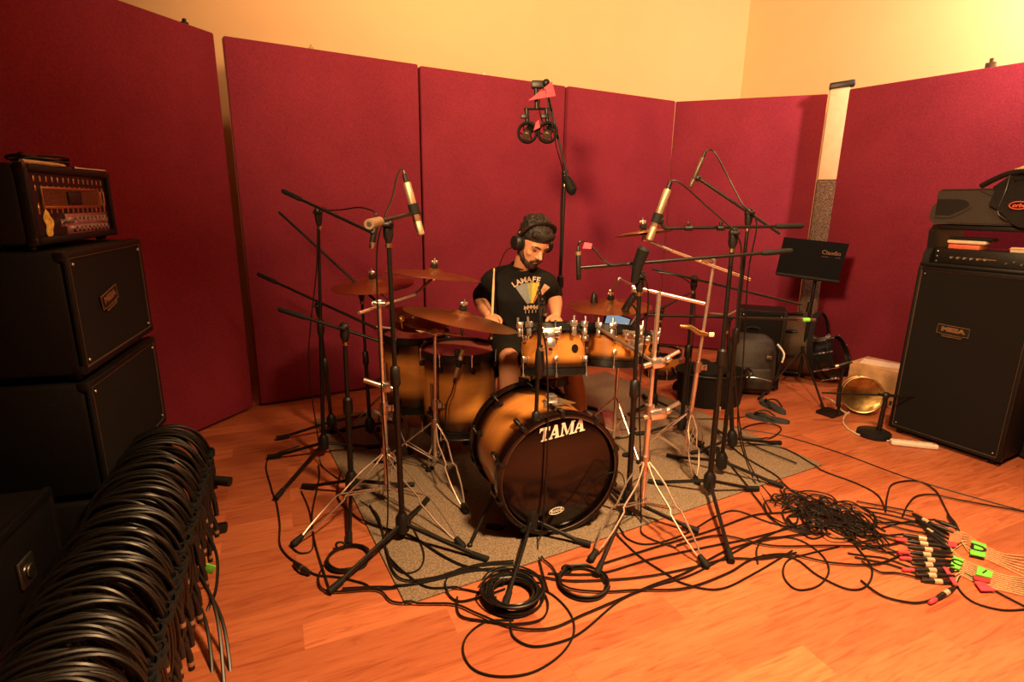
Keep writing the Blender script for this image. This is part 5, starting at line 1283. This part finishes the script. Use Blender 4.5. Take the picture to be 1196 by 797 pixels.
def coil_floor(cx, cy, rx, n, label, r=.004, jit=.12, seed=1):
    c = G(cx, cy); R_ = (G(cx + rx, cy) - c).length; q = random.Random(seed); pts = []
    base = .009 if inrug(c) else 0
    for k in range(n):
        rr_ = R_ * q.uniform(1 - jit * 1.6, 1 + jit * .4); ox, oy = q.uniform(-.1, .1) * R_ * jit * 4, q.uniform(-.1, .1) * R_ * jit * 4
        for i in range(14):
            a = 2 * PI * i / 14 + k * .3
            pts.append(V((c.x + ox + rr_ * math.cos(a), c.y + oy + rr_ * math.sin(a), base + r + .001 + .0085 * k * .45 + .004 * q.random())))
    t = thing('cable_coil', c, label, 'cable')
    part('loops', MB().tube(smooth(pts, 3), r, 6), 'cord', t)
    d = pts[5]; part('cable_tie', MB().tube([d + V((.02 * math.cos(x), 0, .012 + .016 * math.sin(x))) for x in [2 * PI * i / 14 for i in range(14)]], .005, 6, True), 'rubber', t)
coil_floor(598, 699, 34, 12, 'thick black cable coil under the front stand leg, at the centre of the floor', jit=.2, seed=3)
coil_floor(681, 683, 29, 5, 'black cable coil right of the central one, by the stand foot', jit=.09, seed=4)
coil_floor(407, 655, 26, 4, 'black cable coil between the left stand legs', r=.0048, jit=.10, seed=5)
# ---- plugs of the multicore: two fans
def plugpair(a, b, label, group, ring='champagne', ring_at=.36, tape=None):
    a, b = V(a), V(b); d = (b - a).normalized(); L = (b - a).length
    t = thing('cable_plug', a.lerp(b, .5), label, 'plug', group)
    part('female_body', MB().tube([a, a + d * .02, a + d * L * ring_at, a + d * L * ring_at], [.0055, .009, .0098, .0098], 10), 'black_plastic', t)
    part('collar', MB().cyl(a + d * L * ring_at, a + d * (L * ring_at + .03), .0104), 'collar' if ring == 'champagne' else ring, t, label='pale metal collar' if ring == 'champagne' else None)
    part('male_body', MB().tube([a + d * (L * ring_at + .03), b - d * .035, b - d * .03, b], [.0096, .0092, .0075, .0045], 10), 'black_plastic', t)
    if tape: part('tape', MB().tube([a - d * .045, a - d * .02, a - d * .0], [.006, .0085, .0075], 8), tape, t, label='pink tape on the cable end')
    return t
fanL = [(1052, 626), (1056, 633), (1058, 640), (1059, 647), (1061, 654), (1062, 660), (1064, 667), (1067, 673), (1073, 679)]
fanR = [(1104, 634), (1109, 640), (1112, 646), (1113, 651), (1114, 656), (1114, 661), (1114, 667), (1115, 673), (1116, 681)]
for k, (p, q) in enumerate(zip(fanL, fanR)):
    z = .011 + (.012 if k % 2 else 0)
    plugpair(G(p[0] + 3, p[1] - 1, z), G(*q, z), 'black plug with a pale collar in the lower fan of plugs', 'lower fan of plugs', 'champagne', .30 if k % 2 else .36, 'pink_tape' if k in (1, 3, 4, 6) else None)
    c = G(p[0] + 3, p[1] - 1); st_ = G(990 + 8 * (k % 3), 618 + 5 * k); md = c.lerp(st_, .4) + (G(1000, 640) - G(1000, 645)) * rp.uniform(-1.5, 1.5)
    flo([tuple(st_), tuple(st_.lerp(md, .5) + (G(1000, 640) - G(1000, 645)) * rp.uniform(-2, 2)), tuple(md), tuple(c)], 'black cable running from the pile into the lower fan of plugs', 'cables into the lower fan', r=.0037)
upL = [(1066, 600), (1070, 606), (1074, 612), (1079, 618), (1083, 626), (1086, 612), (1092, 608)]
upR = [(1108, 624), (1108, 630), (1109, 636), (1109, 641), (1110, 645), (1114, 622), (1117, 617)]
for k, (p, q) in enumerate(zip(upL, upR)):
    z = .011 + (.02 if k > 4 else .011 * (k % 2))
    plugpair(G(*p, z), G(*q, z), 'black plug in the upper fan of plugs', 'upper fan of plugs', 'champagne' if k in (0, 2) else 'black_plastic', .3)
    c = G(*p); st_ = G(1000 + 5 * k, 588 + 5 * k)
    flo([tuple(st_), tuple(st_.lerp(c, .5) + (G(1000, 640) - G(1000, 645)) * rp.uniform(-1.5, 1.5)), tuple(c)], 'black cable running from the pile into the upper fan of plugs', 'cables into the upper fan', r=.0037)
plugpair(G(1093, 700, .012), G(1116, 686, .012), 'lone black plug lying in front of the lower fan', None, 'champagne', .4, 'pink_tape')
plugpair(G(1107, 602, .012), G(1120, 620, .012), 'lone black plug lying behind the upper fan', None, 'black_plastic', .4)
# the multicore's thin tails
tm = thing('multicore_cable', G(1150, 660), 'bundle of thin beige cable tails taped in green and pink, running to the right edge', 'cable bundle')
for k, q in enumerate(upR):
    pts = [G(*q, .01), G(1125 + k * .6, 622 + 3.2 * k, .008), G(1143, 634 + 2.4 * k, .012), G(1168, 646 + 2.3 * k, .010), G(1200, 650 + 4.2 * k, .006)]
    part('tail_cord', MB().tube(smooth(pts, 6), .0021, 5), 'beige_cord', tm)
for k, q in enumerate(fanR):
    pts = [G(*q, .01), G(1122, 651 + 2.6 * k, .012), G(1136, 659 + 2.4 * k, .008), G(1152, 664 + 2.6 * k, .011), G(1172, 672 + 2.2 * k, .010), G(1200, 676 + 2.6 * k, .006)]
    part('tail_cord', MB().tube(smooth(pts, 6), .0021, 5), 'beige_cord', tm)
def flag(quad_, m, z=.018, text=None):
    pts = [G(x, y, z) for x, y in quad_]; mb = MB(); n = V((0, 0, .004))
    mb.v += pts + [p - n for p in pts]; mb.f += [(0, 1, 2, 3), (7, 6, 5, 4)] + [(i, (i + 1) % 4, 4 + (i + 1) % 4, 4 + i) for i in range(4)]
    f = part('tape_flag', mb, m, tm)
    if text:
        c = sum(pts, V()) / 4; ex = (pts[1] - pts[0]).normalized(); ey = (pts[0] - pts[3]).normalized()
        part('lettering', MB().text(text, c + V((0, 0, .001)), ex, ey, (pts[0] - pts[3]).length * .6, bold=.0008), 'black_plastic', f)
flag([(1135, 631), (1152, 636), (1151, 651), (1133, 647)], 'green_tape', .022, 'D')
flag([(1113, 649), (1126, 654), (1121, 665), (1110, 662)], 'green_tape', .022, 'C')
flag([(1142, 661), (1160, 668), (1158, 675), (1140, 671)], 'green_tape', .022, '/')
flag([(1110, 621), (1126, 623), (1121, 634), (1108, 632)], 'orange_tape', .024)
flag([(1107, 631), (1119, 634), (1117, 639), (1108, 638)], 'pink_tape', .02)
flag([(1100, 660), (1107, 664), (1120, 684), (1114, 683)], 'pink_tape', .022)
flag([(1136, 672), (1158, 676), (1156, 681), (1138, 677)], mat('dark_red_tape', (.35, .03, .03), .6, noise=.1, scale=40), .02)
flag([(1138, 679), (1150, 680), (1163, 690), (1146, 690)], 'pink_tape', .016)

# ------------------------------------------------------------------ things along the right-hand panels
# music stand
bm0 = G(932, 448); t = thing('music_stand', bm0, 'black folding music stand with a solid desk before the carpet-wrapped post', 'music stand')
ym = bm0.y
qd = [Y(916, 277, ym + .03), Y(992, 285, ym - .05), Y(978, 330, ym - .12), Y(906, 320, ym - .04)]
nrm = (qd[1] - qd[0]).cross(qd[3] - qd[0]).normalized(); 
if nrm.y > 0: nrm = -nrm
mb = MB(); mb.v += qd + [p - nrm * .006 for p in qd]; mb.f += [(0, 1, 2, 3), (7, 6, 5, 4)] + [(i, (i + 1) % 4, 4 + (i + 1) % 4, 4 + i) for i in range(4)]
part('desk', mb, 'desk_black', t)
part('ledge', MB().tube([qd[3] + nrm * .02, qd[2] + nrm * .02], .014, 8), 'black_metal', t)
hc_ = V((bm0.x, bm0.y, .30))
top_m = Y(945, 318, ym - .03)
part('pole', MB().cyl(V((bm0.x, bm0.y, .06)), V((bm0.x + .02, bm0.y - .0, top_m.z)), .013), 'black_metal', t)
part('clutch', MB().cyl(V((bm0.x, bm0.y, .62)), V((bm0.x + .005, bm0.y, .70)), .02), 'black_plastic', t)
ce = hit(971, 296, qd[0] + nrm * .001, nrm); exm = (qd[1] - qd[0]).normalized(); eym = (qd[0] - qd[3]); eym = (eym - exm * eym.dot(exm)).normalized()
part('lettering', MB().text('Claudio', ce + nrm * .001, exm, eym, .046, bold=.0003).box(ce - eym * .034 - exm * .045, (.05, .002, .007), axes(exm, eym)).box(ce - eym * .034 + exm * .05, (.04, .002, .007), axes(exm, eym)), 'logo_gold', t)
for f in (G(886, 468), G(962, 480), G(925, 438)):
    top = V((bm0.x, bm0.y, .30)); lg = part('leg', MB().tube([top, f + V((0, 0, .012))], .008, 8).tube([V((bm0.x, bm0.y, .10)), top.lerp(f, .45)], .004, 6), 'black_metal', t)
    part('rubber_foot', MB().tube([f + (top - f) * .1 + V((0, 0, .006)), f + V((0, 0, .0125))], [.011, .0125], 8), 'rubber', lg)
part('leg_collar', MB().cyl(V((bm0.x, bm0.y, .27)), V((bm0.x, bm0.y, .33)), .02), 'black_plastic', t)
# narrow black cabinet
pb = G(886, 455); Rb = yaw(-.35)
pb = pb + V((.0, .12, 0))
cabinet('speaker_cabinet', 'narrow upright black cabinet in front of the panels behind the backpack', pb, Matrix((Rb.col[0], Rb.col[1], Rb.col[2])).transposed(), .36, .26, .64, None, feet=.02)
# backpack
t = thing('backpack', G(872, 462), 'worn brown-black backpack leaning against the narrow cabinet', 'backpack')
pk = G(872, 458); Rk = yaw(-.3) @ Matrix.Rotation(-.12, 3, 'X')
def bk(x, y, z): return pk + V((0, 0, .0)) + Rk @ V((x, y, z))
bb_ = MB()
secs = []
for z, w_, d_, oy in ((.01, .17, .10, 0), (.06, .19, .12, 0), (.2, .195, .125, .0), (.34, .19, .11, .01), (.43, .165, .085, .02), (.48, .10, .05, .03)):
    secs.append((bk(0, oy, z), Rk.col[0], Rk.col[1], w_, d_))
loft(bb_, secs, 28)
part('body', remesh(bb_, .014, 4), 'leather', t, sharp=180)
b2_ = MB(); loft(b2_, [(bk(.02, -.10, .05), Rk.col[0], Rk.col[1], .13, .05), (bk(.02, -.105, .12), Rk.col[0], Rk.col[1], .145, .06), (bk(.02, -.10, .22), Rk.col[0], Rk.col[1], .13, .045)], 24)
part('front_pocket', remesh(b2_, .012, 4), 'leather', t, sharp=180)
part('strap', MB().tube(smooth([bk(.17, -.06, .40), bk(.215, -.09, .34), bk(.205, -.10, .22), bk(.17, -.10, .12)], 5), .014, 8, flat=.4), 'fabric_case', t)
part('strap_edge', MB().tube(smooth([bk(.176, -.08, .415), bk(.222, -.115, .35), bk(.214, -.12, .28)], 5), .007, 8), 'logo_white', t, label='pale strap edge')
part('buckle', MB().box(bk(.12, -.125, .31), (.04, .02, .03), Rk, .006), 'brown_metal', t)
part('top_handle', MB().tube(smooth([bk(-.05, .03, .47), bk(-.04, .02, .52), bk(.04, .02, .52), bk(.05, .03, .47)], 5), .011, 8), 'fabric_case', t)
part('zip', MB().tube(smooth([bk(-.12, -.150, .13), bk(.02, -.168, .15), bk(.15, -.15, .13)], 5), .004, 6), 'satin', t)
# black fabric bin
pn = G(838, 480) + V((0, .20, 0)); t = thing('fabric_bin', pn, 'black fabric bin of odds and ends standing before the backpack', 'bin')
Mn = Matrix.Translation(pn) @ Matrix.Diagonal((1.15, .9, 1, 1))
part('wall', MB().lathe([(0, .0), (.20, .0), (.205, .01), (.222, .24), (.228, .25), (.214, .25), (.2, .06), (0, .055)], Mn, 40), 'fabric_case', t)
part('rim', MB().tube([Mn @ V((.226 * math.cos(a), .226 * math.sin(a), .25)) for a in [2 * PI * k / 40 for k in range(40)]], .009, 8, True), 'cord', t)
for s in (-1, 1): part('handle', MB().tube(smooth([Mn @ V((s * .228, -.05, .19)), Mn @ V((s * .25, -.045, .25)), Mn @ V((s * .25, .045, .25)), Mn @ V((s * .228, .05, .19))], 5), .009, 8), 'cord', t)
jk = MB(); rj = random.Random(2)
for k in range(9): jk.ball(pn + V((rj.uniform(-.13, .13), rj.uniform(-.09, .09), .235 + rj.uniform(-.02, .04))), (rj.uniform(.06, .1), rj.uniform(.05, .08), .04), yaw(rj.uniform(0, 3)))
solo('jacket', remesh(jk, .012, 5), 'cotton', 'dark bundled jacket stuffed in the black fabric bin', 'jacket', sharp=180)
# shoes
def shoe(p, a, label, m):
    t = thing('sneaker', p, label, 'shoe'); R = yaw(a)
    def q(x, y, z): return p + R @ V((x, y, z))
    u_ = MB(); loft(u_, [(q(-.12, 0, .05), R.col[1], V((0, 0, 1)), .032, .035), (q(-.09, 0, .065), R.col[1], V((0, 0, 1)), .038, .052), (q(-.03, 0, .06), R.col[1], V((0, 0, 1)), .04, .045), (q(.05, 0, .045), R.col[1], V((0, 0, 1)), .046, .03), (q(.11, 0, .038), R.col[1], V((0, 0, 1)), .04, .022), (q(.135, 0, .034), R.col[1], V((0, 0, 1)), .02, .012)], 20)
    part('upper', remesh(u_, .008, 3), m, t, sharp=180)
    part('sole', MB().prism([(.145 * math.cos(x) * (1 if math.cos(x) > 0 else .92), .045 * math.sin(x)) for x in [2 * PI * k / 28 for k in range(28)]], q(0, 0, .001), R.col[0], R.col[1], .024), 'white_plastic', t)
    for k in range(4): part('lace', MB().tube([q(-.01 + .022 * k, -.026, .098 - .010 * k), q(-.005 + .022 * k, 0, .106 - .011 * k), q(-.01 + .022 * k, .026, .098 - .010 * k)], .0035, 6), 'white_plastic', t)
shoe(G(824, 472), -1.1, 'pale sneaker lying against the black fabric bin', 'cloth_cream')
shoe(G(803, 462), -.7, 'dark sneaker left of the pale one by the fabric bin', 'fabric_case')
# sandals
def sandal(p, a, label):
    t = thing('flip_flop', p, label, 'sandal'); R = yaw(a)
    def q(x, y, z): return p + R @ V((x, y, z))
    out = []
    for k in range(40):
        x = 2 * PI * k / 40; c = math.cos(x); w = .050 if c > 0 else .042
        out.append((.142 * c, w * math.sin(x) * (1 - .18 * math.exp(-((c + .1) / .3) ** 2))))
    part('sole', MB().prism(out, q(0, 0, .001), R.col[0], R.col[1], .022), 'sandal_foam', t)
    for s in (-1, 1): part('strap', MB().tube(smooth([q(.085, 0, .024), q(.055, s * .02, .05), q(.01, s * .038, .055), q(-.045, s * .044, .024)], 5), .009, 8, flat=.55), 'black_plastic', t)
    part('toe_post', MB().cyl(q(.085, 0, .02), q(.08, 0, .048), .005), 'black_plastic', t)
sandal(G(896, 491), 2.66, 'nearer of the two dark flip-flops on the wood floor')
sd = G(887, 469) - G(914, 484); sandal(G(902, 477), math.atan2(sd.y, sd.x), 'farther of the two dark flip-flops, its toe behind the other')
# black drum on its side and the chrome snare before it
pd = G(938, 448) ; axd = V((.72, -.66, .12)).normalized()
Md = basis(pd + V((.04, .26, .29)) - axd * .18, axd, V((0, 0, 1)))
tD_ = thing('spare_drum', None, 'large black drum lying on its side behind the music stand', 'drum', None, Md)
part('shell', MB().lathe([(.265, .015), (.265, .345), (.257, .345), (.257, .015), (.265, .015)], None, 56), 'brown_metal', tD_, True)
for z in (.0, .36):
    s = 1 if z else -1
    part('hoop', MB().lathe([(.266, z - s * .03), (.28, z - s * .03), (.281, z + s * .01), (.266, z + s * .012), (.266, z - s * .03)], None, 56), 'fabric_case', tD_, True)
    part('drum_head', MB().lathe([(0, z + s * .002), (.262, z + s * .002), (.268, z - s * .004), (.262, z - s * .006), (0, z - s * .003)], None, 56), 'head_black', tD_, True)
for k in range(8):
    a = 2 * PI * (k + .3) / 8; d = V((math.cos(a), math.sin(a), 0))
    part('lug', MB().box(d * .276 + V((0, 0, .18)), (.024, .024, .13), yaw(a), .007), 'black_metal', tD_, True)
solo('foam_ball', MB().ball(Y(933, 393, pd.y + .30), .035, n=24, m=16), mat('red_foam', (.75, .07, .04), .8, noise=.2, scale=90, bump=.3, bscale=200), 'red foam ball resting on top of the black spare drum', 'ball')
ps = G(968, 446); axs = V((.55, -.62, .35)).normalized()
Mss = basis(ps + V((-.07, .03, .19)), axs, V((0, 0, 1)))
drum('spare_snare', 'black snare drum with chrome lugs leaning on the black spare drum', Mss, .165, .14, 8, top='head_black', hoop_m='black_metal', shell_m='black_metal')
part('snare_strainer', MB().box(V((0, .0, .07)) + V((.176, 0, 0)), (.02, .04, .10), None, .006).tube([V((.19, 0, .08)), V((.2, .03, .12))], .005, 8), 'chrome', bpy.data.objects['spare_snare'], True)
# brass drum and cardboard box
pg = G(1006, 484); axg = V((-.42, -.86, .22)).normalized()
Mg = basis(pg + V((.0, .03, .14)) - axg * .10, axg, V((0, 0, 1)))
tg = thing('brass_drum', None, 'golden metal drum lying on its side in front of the wooden box', 'drum', None, Mg)
MT['brass'] = mat('brass', (.8, .45, .17), .22, 1, noise=.55, scale=11, bump=.5, bscale=16)
part('shell', MB().lathe([(.122, .01), (.122, .13), (.116, .13), (.116, .01), (.122, .01)], None, 48), 'brass', tg, True)
part('drum_head', MB().lathe([(0, .122), (.05, .124), (.09, .131), (.12, .136), (.126, .128), (.12, .126), (0, .117)], None, 48), 'brass', tg, True)
part('back_head', MB().lathe([(0, .006), (.12, .006), (.12, .001), (0, .001)], None, 48), 'head_white', tg, True)
for z in (.004, .138): part('hoop', MB().tube([V((.128 * math.cos(a), .128 * math.sin(a), z)) for a in [2 * PI * k / 48 for k in range(48)]], .0065, 8, True), 'gold', tg, True)
for k in range(6):
    a = 2 * PI * (k + .2) / 6; part('tension_rod', MB().cyl(V((.132 * math.cos(a), .132 * math.sin(a), .0)), V((.132 * math.cos(a), .132 * math.sin(a), .14)), .004, n=8), 'chrome', tg, True)
pw = G(1018, 480) + V((.20, .26, 0)); Rw = yaw(-.95)
t = thing('wooden_box', pw, 'wooden box with a pale paper sheet on top, behind the golden drum', 'box')
part('carcass', MB().box(pw + V((0, 0, .145)), (.34, .30, .29), Rw, .006), 'wood', t)
part('paper_sheet', MB().box(pw + V((0, 0, .292)) + Rw @ V((0, -.02, 0)), (.26, .16, .004), Rw @ yaw(.2)), 'paper', t)
# power strip
pa, pb_ = G(1040, 516, .018), G(1095, 522, .018); d = (pb_ - pa).normalized(); Rs = axes(d, V((-d.y, d.x, 0)))
t = thing('power_strip', (pa + pb_) / 2 - V((0, 0, .018)), 'white power strip lying in front of the tall cabinet', 'power strip')
L_ = (pb_ - pa).length
part('body', MB().box((pa + pb_) / 2, (L_, .05, .032), Rs, .01, 3), 'white_plastic', t)
for k in range(5): part('socket', MB().box((pa + pb_) / 2 + d * (L_ * (-.3 + .15 * k)) + V((0, 0, .0165)), (.026, .03, .003), Rs, .002), 'paper', t)
part('switch', MB().box((pa + pb_) / 2 + d * (L_ * .43) + V((0, 0, .018)), (.018, .02, .006), Rs, .002), mat('red_switch', (.5, .05, .03), .4, noise=.1), t)
flo([(1042, 517), (1018, 513), (1000, 508), (987, 499), (985, 490), (992, 482)], 'white mains cable of the power strip', None, r=.0048, m='white_cord')
cable([G(992, 483, .006), G(984, 480, .006), Y(972, 468, 3.82), G(962, 464, .008)], 'white cable arching behind the square-based stand', r=.0048, m='white_cord')
# tablet at the small toms
ty = 3.24; c = Y(720, 378, ty)
t = thing('tablet', c, 'bright tablet propped beside the small tom under the right crash cymbal', 'tablet')
ext = V((.94, .1, -.32)).normalized(); eyt = V((.30, .28, .9)); eyt = (eyt - ext * eyt.dot(ext)).normalized(); Rt = axes(ext, eyt)
part('frame', MB().box(c, (.17, .12, .012), Rt, .006), 'black_plastic', t)
part('screen', MB().box(c + Rt.col[2] * (.0065 if Rt.col[2].y < 0 else -.0065), (.148, .098, .002), Rt), 'screen', t, label='lit bluish screen')
part('holder_arm', MB().tube([c - eyt * .07, Y(722, 396, ty - .02), Y(716, 400, 3.1)], .008, 8), 'black_metal', t)
# floor tom microphone
m_t = Y(541, 407, 2.72); m_b = Y(532, 441, 2.75)
t = mic('pale pencil microphone clipped slanting at the floor tom rim', m_b, m_t, .012, 'champagne', 'champagne', .5)
kk = thing('rim_clip', Y(537, 422, 2.75), 'black clip holding the slanting microphone on the floor tom rim', 'microphone mount')
part('clip', MB().tube([Y(537, 422, 2.735), Y(535, 416, 2.76), Y(534, 412, 2.775)], .009, 8).box(Y(534, 412, 2.775), (.03, .03, .035), None, .006), 'black_plastic', kk)
cable([Y(530.5, 448, 2.75), Y(527, 460, 2.74), Y(522, 472, 2.74), Y(520, 500, 2.74), G(522, 545, .012), G(545, 575, .014)], 'cable falling from the slanting floor tom microphone')
# cable on the bass drum head towards the right
cable([hit(658, 597, fo + bdir * .012, bdir), hit(672, 590, fo + bdir * .02, bdir), hit(690, 570, fo + bdir * .03, bdir), hit(702, 558, fo + bdir * .04, bdir), Y(716, 552, 2.22), Y(728, 558, 2.25), G(735, 600, .02)], 'thin cable drooping across the lower right of the bass drum head', r=.003)
# ------------------------------------------------------------------ light
def area(name, loc, target, size, energy, col, shape='DISK', spread=180):
    l = bpy.data.lights.new(name, 'AREA'); l.shape = shape; l.size = size; l.energy = energy; l.color = col; l.spread = math.radians(spread)
    o = bpy.data.objects.new(name, l); COL.objects.link(o); o.location = loc
    o.rotation_euler = (V(target) - V(loc)).to_track_quat('-Z', 'Y').to_euler(); return o
WARM = (1.0, .60, .27)
area('ceiling_lamp_main', (1.15, .9, 3.4), (1.12, 1.1, 0), .4, 150, WARM, spread=114)
area('panel_top_fill', (-.95, -.3, 2.75), (1.5, 4.9, 3.3), .5, 128, WARM, spread=98)  # unseen light from the left, aimed upward to brighten the panel tops
area('ceiling_lamp_corner', room(4.82, 1.0, 3.35), room(4.82 + .62, 1.0 + .78, 3.2), .4, 148, (1.0, .60, .42))
area('back_wall_fill', room(1.7, 2.3, 3.8), room(1.8, 4.9, 3.75), .6, 33, (1.0, .57, .29), spread=130)  # added fill without a known fixture, evens out the back wall
w = bpy.data.worlds.new('world'); SC.world = w; w.use_nodes = True
w.node_tree.nodes['Background'].inputs['Color'].default_value = (1, .55, .3, 1)
w.node_tree.nodes['Background'].inputs['Strength'].default_value = .004
SC.view_settings.view_transform = 'Standard'; SC.view_settings.look = 'None'
SC.view_settings.gamma = 1; SC.view_settings.use_curve_mapping = False; SC.view_settings.exposure = 0.1
SC.cycles.max_bounces = 8; SC.cycles.diffuse_bounces = 4; SC.cycles.caustics_reflective = False; SC.cycles.caustics_refractive = False
SC.cycles.sample_clamp_indirect = 6
try: SC.cycles.use_denoising = True
except Exception: pass
